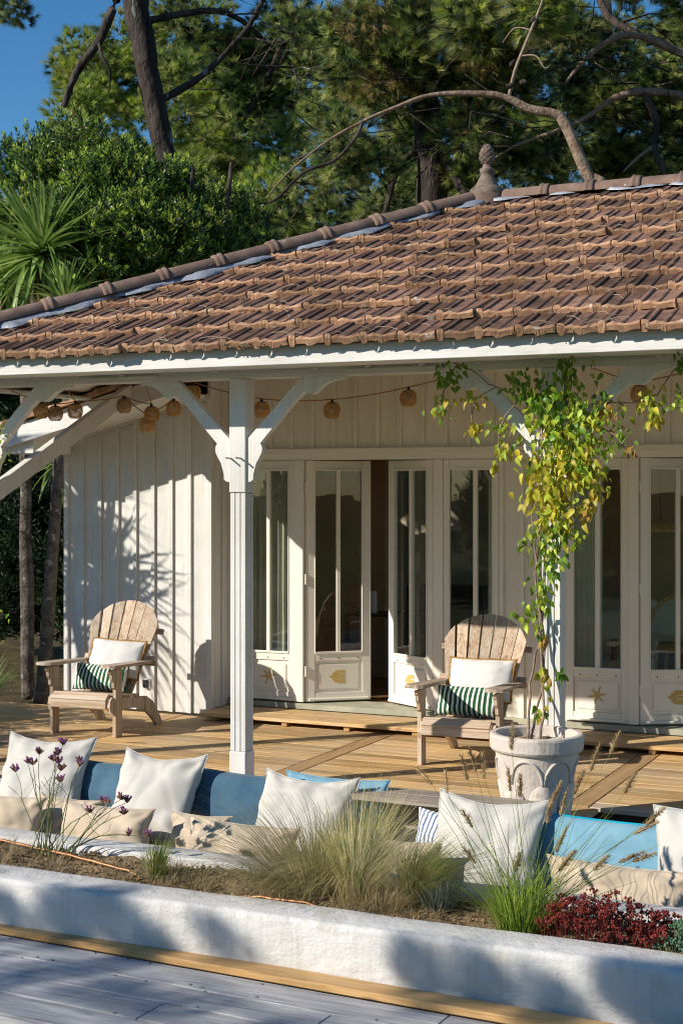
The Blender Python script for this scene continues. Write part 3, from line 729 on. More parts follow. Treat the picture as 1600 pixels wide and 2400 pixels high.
# foreground: honey coloured plank along the wall, grey boards in front of it
a = R(-2.6)
fs = thing('foreground_boards', 'grey weathered board platform in the foreground below the white planter wall', 'platform', (-2.85, 5.7, -.3))
mw = Matrix.Translation((-2.85, 6.14, 0)) @ Matrix.Rotation(a, 4, 'Z')
part('board_bed', MB().box(-7, -1.05, -.44, 5, -.03, -.312, 0, mw), DARKW, fs)  # dark box added so the gaps between boards look shaded
part('edge_plank', MB().cbox(-7, -.160, -.268, 5, -.025, -.232, .006, 0, mw), HONEY, fs)
def gb(y0, y1, cuts_):
    xs_ = [-7] + cuts_ + [5]
    for q0, q1 in zip(xs_, xs_[1:]):
        part('board', MB().cbox(q0+.003, y0+.003, -.31+jit(.001), q1-.003, y1-.003, -.268+jit(.0015), .0022, 0, mw), GREYB, fs)
gb(-.385, -.162, [.62]); gb(-.60, -.391, [.17]); gb(-.815, -.606, [-.55, 1.9]); gb(-1.03, -.821, [1.0])
part('front_board', MB().cbox(-7, -.84, -.43, 5, -.818, -.272, .004, 0, mw @ Matrix.Translation((0,-.215,0))), GREYB, fs)
mb = MB()
for i in range(46):
    x = rnd.uniform(-3, 1.8); y = rnd.choice((-.19,-.36,-.41,-.58,-.63,-.80)) + jit(.01)
    mb.box(-.006,-.006,0,.006,.006,.004,0, mw @ Matrix.Translation((x, y, -.2675)))
part('screw_heads', mb, METAL, fs)['kind'] = 'stuff'

# ---------------------------------------------------------------- cushions
def pillow_mesh(w_, h_, t_, mat, seed, pinch=.10, wr=.007, n=30, floppy=0.0):
    r = random.Random(seed); mb = MB(); vs = []
    ph = [r.uniform(0, 6.28) for _ in range(6)]
    def P(u, v, s):
        x = w_/2*u*(1-pinch*(1-v*v)*u*u); z = h_/2*v*(1-pinch*(1-u*u)*v*v)
        e = max(0, (1-abs(u)**2.4)*(1-abs(v)**2.4))
        y = s*t_/2*(e**.5)*(1.08-.18*v)
        k = 1-e**.5
        dx, dz = x/w_, z/h_
        fold = 0
        for c, (cx, cz) in enumerate(((-.5,.5),(.5,.5),(-.5,-.5),(.5,-.5))):
            rr = math.hypot(dx-cx, dz-cz); an = math.atan2(dz-cz, dx-cx)
            fold += math.exp(-rr*5.5)*math.sin(an*9+ph[c])
        edge = math.sin(dx*30+ph[4])*math.exp(-(1-abs(v))*5) + math.sin(dz*27+ph[5])*math.exp(-(1-abs(u))*5)
        nn = noise.noise(Vector((x*7+seed, z*7, s*3.1)))*1.1 + noise.noise(Vector((x*17, z*15+seed, s)))*.5
        rg = (1-abs(noise.noise(Vector((dx*2.1+seed, dz*4.3+seed*.3, s*1.7)))))**6 + (1-abs(noise.noise(Vector((dx*4.0-seed, dz*2.2, s*2.9+4)))))**7
        if e > 0: y += s*wr*(fold*2.2 + edge*.8 + nn*.6 - .9*rg)*min(1, e*6)
        y += wr*2.2*(noise.noise(Vector((dx*4+seed, dz*4, 7))))
        z += -floppy*h_*(1-u*u)*max(0, v)**2
        return (x, y, z + h_/2)
    for s in (-1, 1):
        o = len(mb.v)
        for i in range(n+1):
            for j in range(n+1): mb.v.append(P(-1+2*i/n, -1+2*j/n, s))
        for i in range(n):
            for j in range(n):
                q = (o+i*(n+1)+j, o+(i+1)*(n+1)+j, o+(i+1)*(n+1)+j+1, o+i*(n+1)+j+1)
                mb.f.append(q if s < 0 else q[::-1]); mb.mi.append(0)
    mb.P = P
    return mb
def cushion(name, label, group, w_, h_, t_, mat, loc, lean, yaw=0, roll=0, seed=1, piping=None, cat='cushion', fringe=None, **kw):
    mb = pillow_mesh(w_, h_, t_, mat, seed, **kw)
    me = mb.mesh(name, mat, True); bm = bmesh.new(); bm.from_mesh(me); bmesh.ops.remove_doubles(bm, verts=bm.verts[:], dist=.0004); bm.to_mesh(me); bm.free()
    me.polygons.foreach_set('use_smooth', [True]*len(me.polygons))
    o = link(name, me, None, loc, (R(-lean), R(roll), R(yaw)))
    tag(o, label, cat, group)
    def edge_pts():
        pts = []
        for k in range(24): pts.append(mb.P(-1+2*k/24, 1, 0))
        for k in range(24): pts.append(mb.P(1, 1-2*k/24, 0))
        for k in range(24): pts.append(mb.P(1-2*k/24, -1, 0))
        for k in range(25): pts.append(mb.P(-1, -1+2*k/24, 0))
        return [Vector(p) for p in pts]
    if piping or cat == 'cushion': 
        c = link('piping' if piping else 'seam', fixn(MB().tube(edge_pts(), .007 if piping else .0032, 6).mesh('piping', piping or mat, True)), o); c.matrix_parent_inverse = Matrix()
    if fringe:
        q = MB(); r = random.Random(seed); ep = edge_pts(); cen = Vector((0,0,h_/2))
        for p, p2 in zip(ep, ep[1:]):
            for k in range(5):
                s = p.lerp(p2, k/5); d_ = (s-cen).normalized()
                q.blade([s - d_*.004, s + d_*.012 + Vector((r.uniform(-.006,.006), r.uniform(-.008,.008), 0)), s + d_*.022 + Vector((r.uniform(-.01,.01), r.uniform(-.012,.012), -.006))], .006)
        q.tube(ep, .008, 5)
        c = link('fringe', q.mesh('fringe', F_FRINGE), o); c.matrix_parent_inverse = Matrix()
    return o
SEAT = -.19
G1, G2, G3 = 'white scatter cushions on the bench', 'beige lumbar cushions on the bench', 'blue back cushions on the bench'
cushion('cushion', 'white square cushion at the left edge behind the purple flowers', G1, .66, .60, .19, F_WHITE, (-5.78, 7.76, SEAT+.03), 28, 4, 0, seed=3, floppy=.05, wr=.011)
cushion('cushion', 'white square cushion with a pointed left corner, left of the central post', G1, .62, .60, .20, F_WHITE, (-4.90, 7.68, SEAT+.01), 30, -3, -1, seed=8, floppy=.06, wr=.012)
cushion('cushion', 'white square cushion partly hidden by the big feather grass', G1, .64, .58, .19, F_WHITE, (-3.88, 7.66, SEAT-.02), 31, -3, 0, seed=21, floppy=.05, wr=.012)
cushion('cushion', 'large creased white cushion behind the bristly grass stems', G1, .66, .62, .20, F_WHITE, (-2.68, 7.48, SEAT-.05), 30, -3, 0, seed=34, floppy=.05, wr=.014)
cushion('cushion', 'white cushion cut off by the right edge of the picture', G1, .62, .60, .19, F_WHITE, (-1.42, 7.52, SEAT-.02), 22, 3, -3, seed=45)
cushion('cushion', 'beige cushion at the far left behind the verbena stems', G2, .66, .36, .20, F_BEIGE, (-5.72, 7.30, SEAT-.05), 16, 3, 0, seed=51, wr=.013)
cushion('cushion', 'beige cushion second from the left, below the white cushion left of the post', G2, .68, .36, .20, F_BEIGE, (-4.95, 7.31, SEAT-.05), 16, -3, -1, seed=55, wr=.013)
cushion('cushion', 'beige cushion between the small grass tuft and the big feather grass', G2, .74, .35, .20, F_BEIGE, (-4.03, 7.29, SEAT-.05), 16, -3, 0, seed=61, wr=.014)
cushion('cushion', 'beige cushion behind the big feather grass, mostly covered by its blades', G2, .70, .35, .20, F_BEIGE, (-3.17, 7.29, SEAT-.05), 16, -3, 0, seed=63, wr=.013)
cushion('cushion', 'beige cushion at the right above the red sedum', G2, .82, .36, .21, F_BEIGE, (-1.84, 7.27, SEAT-.06), 15, -3, 0, seed=72, wr=.015)
cushion('cushion', 'small rumpled beige cushion tucked between the two leftmost white cushions', G2, .46, .30, .17, F_BEIGE, (-5.36, 7.52, SEAT-.02), 20, 6, 2, seed=151, wr=.014)
cushion('cushion', 'small rumpled beige cushion tucked right of the post beside the third white cushion', G2, .44, .29, .17, F_BEIGE, (-4.42, 7.50, SEAT-.02), 20, -6, -2, seed=153, wr=.014)
cushion('cushion', 'dark blue back cushion at the left between the two white cushions', G3, .74, .43, .17, F_BLUE, (-5.34, 7.96, SEAT), 14, 0, 0, seed=81)
cushion('cushion', 'blue linen back cushion at the foot of the central post', G3, .95, .445, .18, F_BLUE, (-4.45, 7.94, SEAT), 14, -2, 2, seed=84)
cushion('cushion', 'pale blue back cushion peeping out beside the third white cushion', G3, .70, .46, .15, F_LBLUE, (-3.76, 7.98, SEAT), 12, -2, 0, seed=88)
cushion('cushion', 'pale blue linen cushion with turquoise piping at the right by the pot', G3, 1.12, .42, .16, F_LBLUE, (-1.96, 7.72, SEAT), 12, -2, 0, seed=90, piping=F_TURQ)
cushion('cushion', 'blue and white striped cushion beside the large creased white cushion', G3, .50, .37, .15, F_BSTRIPE, (-2.93, 7.70, SEAT), 22, -8, 2, seed=95)

# ---------------------------------------------------------------- garden chairs
def chair(label, loc, rot, grp):
    ch = bpy.data.objects.new('garden_chair', None); COL.objects.link(ch); tag(ch, label, 'chair', grp)
    def pt(name, mb, mat=TEAK): 
        o = link(name, fixn(mb.mesh(name, mat))); o.parent = ch; return o
    for s in (-1, 1):
        pt('front_leg', MB().cbox(s*.305-(.032 if s > 0 else 0), 0, 0, s*.305+(0 if s > 0 else .032), .10, .545, .003))
        # side rail that runs from the curved nose down to the rear foot
        top = [(-.045,.20),(-.062,.25),(-.052,.30),(-.02,.322),(.04,.318),(.16,.300),(.32,.282),(.46,.272),(.55,.262),(.66,.205),(.76,.10),(.83,.0)]
        bot = [(.73,.0),(.64,.075),(.54,.14),(.44,.178),(.32,.195),(.16,.208),(.02,.205)]
        x = s*.27
        pt('side_rail', MB().prism(top+bot, lambda a_, b_, t_: (x+t_, a_, b_), -.014, .014))
        # armrest with a rounded front and a bracket below
        arm = [(-.115,-.02),(-.135,.02),(-.135,.075),(-.115,.115),(.05,.118),(.30,.095),(.50,.075),(.62,.07),(.62,.0),(.30,-.012),(.05,-.02)]
        pt('armrest', MB().prism([(q, p) for p, q in arm], lambda a_, b_, t_: (s*(.245 + a_), b_, .560 - .05*(b_) + t_), -.0, .024), TEAKY)
        br = [(.0,.545),(-.085,.545),(-.075,.52),(-.06,.505),(-.055,.47),(-.03,.44),(-.025,.40),(.0,.385)]
        pt('bracket', MB().prism(br, lambda a_, b_, t_: (s*(.307-a_*1.0) if False else s*.289 + t_, a_, b_), -.012, .012))
    # seat slats, the first two folded over the front
    yz = [(-.062,.262,85),(-.040,.322,38),(.045,.331,3),(.130,.322,-3),(.215,.310,-4),(.300,.299,-4),(.385,.290,-4)]
    for i, (y, z, an) in enumerate(yz):
        wd = .062 if i == 0 else .078
        mw_ = Matrix.Translation((0, y, z)) @ Matrix.Rotation(R(an if i else 88), 4, 'X')
        pt('seat_slat', MB().cbox(-.252 if i < 2 else -.285, -wd/2, -.01, .252 if i < 2 else .285, wd/2, .01, .003, 0, mw_), TEAKX)
    # fan of back slats with a round top
    hinge = Vector((0, .425, .255)); ba = R(27)
    Bm = Matrix.Translation(hinge) @ Matrix.Rotation(-ba, 4, 'X')
    Rr, v0 = .338, .525
    for i in range(-3, 4):
        bl, br_ = i*.062-.0265, i*.062+.0265; tl, tr_ = i*.1015-.044, i*.1015+.044; LT = .82
        def hit(b0, t0):
            lo, hi = 0.0, 1.1
            for _ in range(40):
                m_ = (lo+hi)/2; u = b0+(t0-b0)*m_
                inside = (m_*LT < v0 and abs(u) < Rr) or (u*u+(m_*LT-v0)**2 < Rr*Rr)
                lo, hi = (m_, hi) if inside else (lo, m_)
            return lo
        sl_, sr = hit(bl, tl), hit(br_, tr_)
        pl = [(bl, 0), (br_, 0), (br_+(tr_-br_)*sr, sr*LT)]
        u0, u1 = br_+(tr_-br_)*sr, bl+(tl-bl)*sl_
        for k in range(1, 7):
            u = u0 + (u1-u0)*k/7
            lim = v0 + math.sqrt(max(0, Rr*Rr-u*u)); pl.append((u, lim))
        pl.append((u1, sl_*LT))
        cv = abs(i)**2*.0035
        pt('back_slat', MB().prism(pl, lambda a_, b_, t_: Bm @ Vector((a_, t_-cv, b_)), -.009, .010))
    for v, hw in ((.36, .335), (.60, .352)):
        pt('back_rail', MB().cbox(-hw, .012, v-.022, hw, .036, v+.022, .003, 0, Bm), TEAKX)
    pt('arm_rail', MB().cbox(-.34, .60, .505, .34, .625, .545, .003), TEAKX)
    ch.location = loc; ch.rotation_euler = (0, 0, R(rot))
    return ch
CG = 'round-backed slatted garden chairs on the deck'
chair('weathered teak garden chair on the left, in front of the boarded side wall', (-6.855, 9.89, 0), 4, CG)
chair('weathered teak garden chair on the right beside the vine pot, its top in shade', (-3.65, 9.87, 0), 3, CG)
for (cx, cy, rz_), side_ in (((-6.855, 9.89, 4), 'left'), ((-3.65, 9.87, 3), 'right')):
    mw = Matrix.Translation((cx, cy, 0)) @ Matrix.Rotation(R(rz_), 4, 'Z')
    p = mw @ Vector((.02, .425, .415)); 
    cushion('pillow', f'white pillow with ochre fringe on the {side_} garden chair', 'fringed pillows on the chairs', .50, .33, .15, F_PURE, p, 24, rz_, 2 if side_ == 'left' else 0, seed=101 if side_ == 'left' else 103, wr=.004, pinch=.05, fringe=True, cat='pillow')
    p = mw @ Vector((-.02, .285, .325))
    cushion('pillow', f'green and white striped pillow on the {side_} garden chair', 'striped pillows on the chairs', .50, .225, .13, F_GREEN, p, 22, rz_, 0, seed=107 if side_ == 'left' else 109, wr=.004, pinch=.05, cat='pillow')

# ---------------------------------------------------------------- lanterns on their cord
def lantern_mesh():
    mb = MB(); prof = [(.030,.0),(.044,.010),(.054,.030),(.058,.055),(.056,.078),(.049,.098),(.038,.110)]
    n = 22
    for k in range(n):
        a_ = 2*math.pi*k/n
        mb.tube([((r)*math.cos(a_+z*2), (r)*math.sin(a_+z*2), -.12+z) for r, z in prof], .0017, 3, cap=False)
        mb.tube([((r+.001)*math.cos(a_-z*3), (r+.001)*math.sin(a_-z*3), -.12+z) for r, z in prof], .0015, 3, cap=False)
    for i in range(12):
        z = .004 + i*.0095; r = 0
        for (r0, z0), (r1, z1) in zip(prof, prof[1:]):
            if z0 <= z <= z1: r = r0+(r1-r0)*(z-z0)/(z1-z0)
        pts = [((r+.0015*(1 if (j+i) % 2 else -1))*math.cos(2*math.pi*j/22), (r+.0015*(1 if (j+i) % 2 else -1))*math.sin(2*math.pi*j/22), -.12+z) for j in range(23)]
        mb.tube(pts, .0026, 3, cap=False)
    return mb.mesh('shade', RATTAN)
LM = lantern_mesh()
LH = MB().lathe([(.038,-.011),(.030,-.004),(.012,-.002),(.010,.016),(.002,.018)], 0, 0, 12).mesh('holder', DARKM)
LB = MB().lathe([(.001,-.075),(.014,-.07),(.02,-.055),(.014,-.03),(.009,-.01)], 0, 0, 10).mesh('bulb', F_WHITE, True)
LL = [((-5.081,9.6,2.625), 'woven rattan lantern just right of the central post'),
      ((-4.51,9.6,2.607), 'woven rattan lantern left of the door opening, above the left door'),
      ((-3.919,9.6,2.68), 'woven rattan lantern hanging left of the vine leaves'),
      ((-2.291,9.6,2.665), 'woven rattan lantern at the right behind the vine brace'),
      ((-5.659,9.6,2.765), 'woven rattan lantern half hidden behind the central post brace'),
      ((-7.05,9.6,2.655), 'leftmost sunlit woven rattan lantern by the corner brace'),
      ((-6.91,9.6,2.635), 'second woven rattan lantern from the left, with light gaps'),
      ((-6.72,9.6,2.65), 'third woven rattan lantern from the left, on the big slanted brace'),
      ((-6.47,9.9,2.70), 'small woven rattan lantern behind the top of the slanted brace'),
      ((-6.25,9.9,2.545), 'lower woven rattan lantern of the overlapping pair by the side wall'),
      ((-6.12,9.75,2.62), 'upper woven rattan lantern of the overlapping pair by the side wall'),
      ((-5.98,9.85,2.665), 'woven rattan lantern left of the central post brace')]
for p, lab in LL:
    e = thing('rattan_lantern', lab, 'lantern', p, 'rattan lanterns on the cord'); e['_w'] = 0; del e['_w']
    rz_ = rnd.uniform(0, 3)
    for nm, me in (('shade', LM), ('holder', LH), ('bulb', LB)):
        o = link(nm, me); o.parent = e; o.rotation_euler = (jit(.05), jit(.05), rz_)
def sag(pts, dz=.0, n=5):
    out_ = []
    for p, q in zip(pts, pts[1:]):
        p, q = Vector(p), Vector(q)
        for k in range(n): out_.append(p.lerp(q, k/n) - Vector((0,0,dz*4*(k/n)*(1-k/n))))
    return out_ + [Vector(pts[-1])]
up = lambda i: (LL[i][0][0], LL[i][0][1], LL[i][0][2]+.017)
one('lantern_cord', MB().tube(sag([(-6.1,9.3,2.83), up(4), up(0), up(1), up(2), (-3.3,9.2,2.78), (-2.6,9.2,2.80), up(3), (-1.6,9.3,2.8)], .012), .0045, 5), CORD, 'brown cord strung with lanterns from the left brace across to the vine', 'cord')
one('lantern_cord', MB().tube(sag([(-6.98,9.0,2.76), up(5), up(6), up(7), (-6.6,9.3,2.76)], .01), .0045, 5), CORD, 'short brown cord with three lanterns at the far left', 'cord')
one('lantern_cord', MB().tube(sag([up(7), up(8), up(10), (-5.9,9.3,2.82)], .012), .0045, 5).tube(sag([up(8), up(9), up(11), (-5.75,9.3,2.80)], .012), .0045, 5), CORD, 'brown looping cord carrying lanterns in front of the side wall top', 'cord')

# ---------------------------------------------------------------- pot with the climbing vine
PCX, PCY = -2.60, 8.355
pot = thing('plant_pot', 'large off-white clay pot with scallop relief standing by the post', 'pot', (PCX, PCY, 0))
prof = [(.0,.002),(.168,.002),(.173,.01),(.242,.445),(.246,.452),(.262,.458),(.272,.472),(.276,.54),(.272,.553),(.262,.558),(.238,.557),(.230,.550),(.228,.50),(.0,.49)]
part('body', MB().lathe([(r, z) for r, z in prof], PCX, PCY, 56), POTM, pot, smooth=False)
def conep(th, z, off=0):
    r = .173 + (.242-.173)*(z-.01)/.435 + off; return Vector((PCX + r*math.cos(th), PCY + r*math.sin(th), z))
for k in range(7):
    t0 = 2*math.pi*k/7 + .25
    part('relief_arch', MB().tube([conep(t0 + .43*math.cos(q), .27 + .155*math.sin(q), .0) for q in [math.pi*j/14 for j in range(15)]], .011, 6), POTM, pot, smooth=True)
    t1 = t0 + math.pi/7
    vs = []; fs_ = []
    n = 14
    for j in range(n+1):
        q = math.pi*j/n; vs.append(conep(t1 + .42*math.cos(q), .15 + .135*math.sin(q), .0)); vs.append(conep(t1 + .40*math.cos(q), .15 + .125*math.sin(q), .014)); vs.append(conep(t1+.40*math.cos(q), .02, .010))
    for j in range(n): fs_ += [(3*j,3*j+3,3*j+4,3*j+1), (3*j+1,3*j+4,3*j+5,3*j+2)]
    part('relief_lobe', MB().add(vs, fs_), POTM, pot, smooth=True)
mb = MB(); n = 20
for i in range(n+1):
    for j in range(n+1):
        u, v = -1+2*i/n, -1+2*j/n; rr = math.hypot(u, v); s = .229*max(abs(u), abs(v))/max(rr, 1e-6)
        mb.v.append((PCX+u*s, PCY+v*s, .497 + .018*noise.noise(Vector((u*3, v*3, 1)))))
mb.f = [(i*(n+1)+j,(i+1)*(n+1)+j,(i+1)*(n+1)+j+1,i*(n+1)+j+1) for i in range(n) for j in range(n)]; mb.mi = [0]*len(mb.f)
for i in range(60):
    x, y = jit(.19), jit(.19)
    if x*x+y*y > .034: continue
    L = rnd.uniform(.02,.06); a_ = rnd.uniform(0,6.3)
    mb.blade([(PCX+x,PCY+y,.505),(PCX+x+math.cos(a_)*L*.5,PCY+y+math.sin(a_)*L*.5,.515),(PCX+x+math.cos(a_)*L,PCY+y+math.sin(a_)*L,.508)], .006)
part('potting_soil', mb, SOIL, pot)

vine = thing('climbing_vine', 'climbing vine with green and yellow autumn leaves on the right post', 'vine', (PCX, PCY, .5))
stems = []
for k, (dx, dy, ph) in enumerate(((-.03,.05,0),(.0,.07,2),(.02,.05,4))):
    pts = []
    for i in range(26):
        z = .49 + i*.082; s = min(1, i/6)
        pts.append(Vector((PCX - .035 + dx*(1-.3*s) - .01*s + .028*math.sin(z*6+ph) + jit(.009), PCY + dy + (8.585-PCY-dy)*s + .012*math.cos(z*6+ph), z)))
    stems.append(pts); part('stem', MB().tube(pts, [.0085-.0055*i/26 for i in range(26)], 6), VSTEM, vine, smooth=True)
arms = [[(-2.60,8.57,2.44),(-2.743,8.53,2.525),(-2.851,8.50,2.579),(-2.95,8.50,2.62),(-3.041,8.5,2.70),(-3.179,8.52,2.758)],
        [(-2.454,8.55,2.454),(-2.273,8.5,2.488),(-2.071,8.5,2.483),(-1.922,8.5,2.529),(-1.824,8.5,2.673),(-1.70,8.5,2.72)],
        [(-2.50,8.55,2.35),(-2.30,8.47,2.36),(-2.16,8.45,2.30),(-2.10,8.45,2.22)], [(-2.75,8.5,2.52),(-2.84,8.48,2.42),(-2.87,8.47,2.30),(-2.88,8.47,2.14)],
        [(-2.9,8.5,2.6),(-3.02,8.48,2.53),(-3.05,8.48,2.42),(-3.04,8.48,2.34)], [(-3.15,8.5,2.75),(-3.22,8.48,2.62),(-3.25,8.48,2.46)], [(-1.95,8.5,2.52),(-1.94,8.47,2.44),(-1.93,8.46,2.36)],
        [(-2.45,8.52,2.2),(-2.34,8.46,2.12),(-2.28,8.45,2.02),(-2.25,8.45,1.95)], [(-2.48,8.55,2.44),(-2.44,8.52,2.60),(-2.43,8.5,2.74)]]
for p in arms: part('stem', MB().tube(sag(p, -.004, 4), .0045, 5), VSTEM, vine, smooth=True)
def leaf_mesh(name, mat, L=1.0, W=.62, fold=.25, curl=.3):
    mb = MB(); prof = [(0,.0),(.12,.62),(.32,1.0),(.55,.86),(.78,.5),(1,0.02)]
    for i, (t_, w_) in enumerate(prof):
        z = -curl*t_*t_*L
        for s in (-1, 0, 1): mb.v.append((s*w_*W*L/2, t_*L, z + (abs(s)*w_*fold*W*L/2)))
    for i in range(len(prof)-1):
        for k in range(2): mb.f.append((3*i+k, 3*i+k+1, 3*i+3+k+1, 3*i+3+k)); mb.mi.append(0)
    return mb.mesh(name, mat, True)
VM = {c: [leaf_mesh('leaf', mt, 1, rnd.uniform(.5,.7), rnd.uniform(.1,.5), rnd.uniform(.1,.6)) for _ in range(3)] for c, mt in (('g', VLEAFG), ('l', VLEAFL), ('y', VLEAFY), ('o', VLEAFO))}
VINE = [(-2.474,2.454,.227,90,'ggll'),(-2.448,2.252,.215,95,'glly'),(-2.5,2.076,.202,95,'lyyy'),(-2.526,1.899,.139,60,'lyyl'),(-2.552,1.722,.114,40,'ggly'),(-2.565,1.569,.114,38,'gggl'),(-2.62,1.37,.10,22,'gll'),(-2.68,1.25,.08,18,'llg'),(-2.604,1.10,.03,5,'yog'),(-2.591,.884,.056,10,'lygo'),(-2.474,.903,.04,7,'ggl'),(-3.2,2.679,.096,30,'ggg'),(-3.25,2.50,.066,14,'gly'),(-3.034,2.531,.056,9,'lyy'),(-3.034,2.363,.045,9,'yly'),(-2.865,2.36,.056,12,'lgl'),(-2.865,2.206,.051,10,'yyl'),(-2.898,2.129,.03,4,'y'),(-2.71,2.599,.10,32,'ggg'),(-2.552,2.532,.101,30,'ggg'),(-2.435,2.692,.071,15,'g'),(-2.217,2.436,.101,24,'glo'),(-2.141,2.30,.06,12,'ggg'),(-2.079,2.223,.025,4,'o'),(-2.293,2.075,.063,12,'yly'),(-2.268,1.975,.045,8,'yyo'),(-1.954,2.504,.086,26,'lyl'),(-1.93,2.405,.056,14,'yyl'),(-1.795,2.512,.063,14,'ggl'),(-1.795,2.707,.051,10,'g'),(-2.332,1.875,.051,10,'yyo'),(-2.409,1.698,.056,10,'llg'),(-2.70,1.669,.05,8,'lgl'),(-2.36,2.17,.10,16,'yyl'),(-2.60,.66,.05,6,'ylg')]
allv = []
for x, z, r, n, cs in VINE:
    for _ in range(int(n*(2.7 if r > .13 else 1.9))):
        u = Vector((rnd.gauss(0,.55), rnd.gauss(0,.5), rnd.gauss(0,.55)))
        y = 8.47 + u.y*min(r, .12)*.8
        L = rnd.uniform(.030, .055)*(1.22 if r > .13 else 1)*(1.2 if cs[0] == 'y' else 1)
        allv.append((Vector((x+u.x*r, y, z+u.z*r)), L, rnd.choice(cs)))
rnd.shuffle(allv); allv.sort(key=lambda q: q[0].y)
restm = MB()
for i, (p, L, c) in enumerate(allv):
    rot = Euler((R(rnd.uniform(-88, -25)), R(jit(45)), R(200 + jit(75))))
    me = VM[c][rnd.randrange(3)]
    if i < 300:
        o = bpy.data.objects.new('leaf', me); COL.objects.link(o); o.parent = vine
        o.location = p - Vector(vine.location); o.rotation_euler = rot; o.scale = (L,)*3
    else:
        mw = Matrix.Translation(p) @ rot.to_matrix().to_4x4() @ Matrix.Scale(L, 4)
        restm.add([mw @ v.co for v in me.vertices], [tuple(f.vertices) for f in me.polygons], 'glyo'.index(c))
o = link('leaves', restm.mesh('leaves', [VLEAFG, VLEAFL, VLEAFY, VLEAFO], True), vine); o['kind'] = 'stuff'
# small leaves of a climber at the left corner post
cl = thing('corner_climber', 'small white-flowering climber on the post at the left edge', 'vine', (-6.86, 8.6, 0))
part('stem', MB().tube([(-6.80,8.60,.0),(-6.80,8.605,.8),(-6.77,8.60,1.5),(-6.74,8.58,2.1),(-6.64,8.54,2.30),(-6.60,8.53,2.46)], .006, 5), VSTEM, cl)
part('stem', MB().tube([(-6.80,8.60,.75),(-6.70,8.55,.85),(-6.57,8.52,.90)], .003, 4).tube([(-6.80,8.60,.95),(-6.70,8.55,1.0),(-6.60,8.52,1.12)], .003, 4), VSTEM, cl)
WHITEL = leafm('white_petals', (.62,.64,.55), (.75,.76,.70), trans=.3)
wl = leaf_mesh('petal', WHITEL, 1, .8, .2, .3)
for i in range(90):
    if i < 66: p = Vector((-6.63+jit(.07), 8.52+jit(.05), 2.32+jit(.17)))
    elif i < 78: p = Vector((-6.60+jit(.08), 8.52+jit(.03), .98+jit(.16)))
    else: p = Vector((-6.80+jit(.03), 8.57, rnd.uniform(.5, 2.0)))
    o = link('leaf', wl if i % 3 == 0 and i < 66 else VM['gl'[i % 2]][i % 3]); o.parent = cl
    o.location = p - Vector(cl.location); o.rotation_euler = (R(rnd.uniform(-75,10)), R(jit(50)), R(180+jit(110))); o.scale = (rnd.uniform(.024,.042),)*3
# ---------------------------------------------------------------- planter plants
def clump(base, n, hmin, hmax, spread, droop, width, seed, lean=(0,0), seg=6, r0=.03, sq=1.0):
    r = random.Random(seed); mb = MB(); B = Vector(base)
    for i in range(n):
        a_ = r.uniform(0, 6.283); q = r.random()**.7; h = r.uniform(hmin, hmax)*(1-.25*q)
        out_ = Vector((math.cos(a_), math.sin(a_)*sq, 0)); p0 = B + out_*r.uniform(0, r0)
        sp = spread*q*h; dr = droop*h*q*q*r.uniform(.5, 1.3)
        pts = []
        for k in range(seg+1):
            t_ = k/seg
            pts.append(p0 + out_*(sp*(t_**1.25)) + Vector((lean[0], lean[1], 0))*h*t_*t_ + Vector((0,0,h*t_*(1-.12*t_) - dr*t_**2.6)) + Vector((r.uniform(-1,1), r.uniform(-1,1), r.uniform(-1,1)))*.006*t_)
        mb.blade(pts, width*r.uniform(.7, 1.3))
    return mb
FG = 'feather grasses in the planter'
fg = thing('feather_grass', 'big arching clump of pale green feather grass in the middle of the planter', 'grass', (-3.0, 6.66, -.05), FG)
part('green_blades', clump((-3.0,6.66,-.05), 380, .34, .60, .70, .30, .0045, 1, (.05,0), r0=.07), STIPAG, fg)['kind'] = 'stuff'
part('straw_blades', clump((-3.0,6.66,-.05), 1600, .36, .80, .95, .58, .0032, 2, (.04,0), r0=.08), STIPA, fg)['kind'] = 'stuff'
part('low_blades', clump((-3.28,6.62,-.05), 1300, .28, .66, 1.5, .58, .0032, 3, (-.45,-.05), r0=.14), STIPA, fg)['kind'] = 'stuff'
part('dead_blades', clump((-3.02,6.62,-.05), 420, .08, .26, 1.7, .7, .0045, 61, (-.1,-.1), r0=.16), STRAW, fg)['kind'] = 'stuff'
fg2 = thing('feather_grass', 'dark arching feather grass just right of the big clump, leaning right', 'grass', (-2.72, 6.74, -.05), FG)
part('green_blades', clump((-2.72,6.74,-.05), 300, .30, .52, 1.1, .5, .0045, 4, (.55,0), r0=.05), STIPAG, fg2)['kind'] = 'stuff'
part('straw_blades', clump((-2.70,6.74,-.05), 620, .30, .56, 1.2, .6, .0036, 5, (.5,0), r0=.05), STIPA, fg2)['kind'] = 'stuff'
fg3 = thing('feather_grass', 'small upright tuft of grass at the left of the planter', 'grass', (-4.09, 6.57, -.04), FG)
part('green_blades', clump((-4.09,6.57,-.04), 140, .16, .34, .62, .25, .006, 6, (.25,0), r0=.03), STIPAG, fg3)['kind'] = 'stuff'
part('straw_blades', clump((-4.12,6.57,-.04), 110, .12, .28, .9, .4, .005, 7, (-.15,0), r0=.03), STIPA, fg3)['kind'] = 'stuff'
fe = thing('blue_fescue', 'low blue-grey fescue tuft between feather grass and bristly grass', 'grass', (-2.56, 6.68, -.05))
part('blades', clump((-2.56,6.66,-.05), 700, .10, .25, 1.1, .3, .004, 8, r0=.07), FESCUE, fe)['kind'] = 'stuff'
sd = thing('dry_grass', 'low dry straw grass lying between the feather grass and the fescue', 'grass', (-2.78, 6.56, -.05))
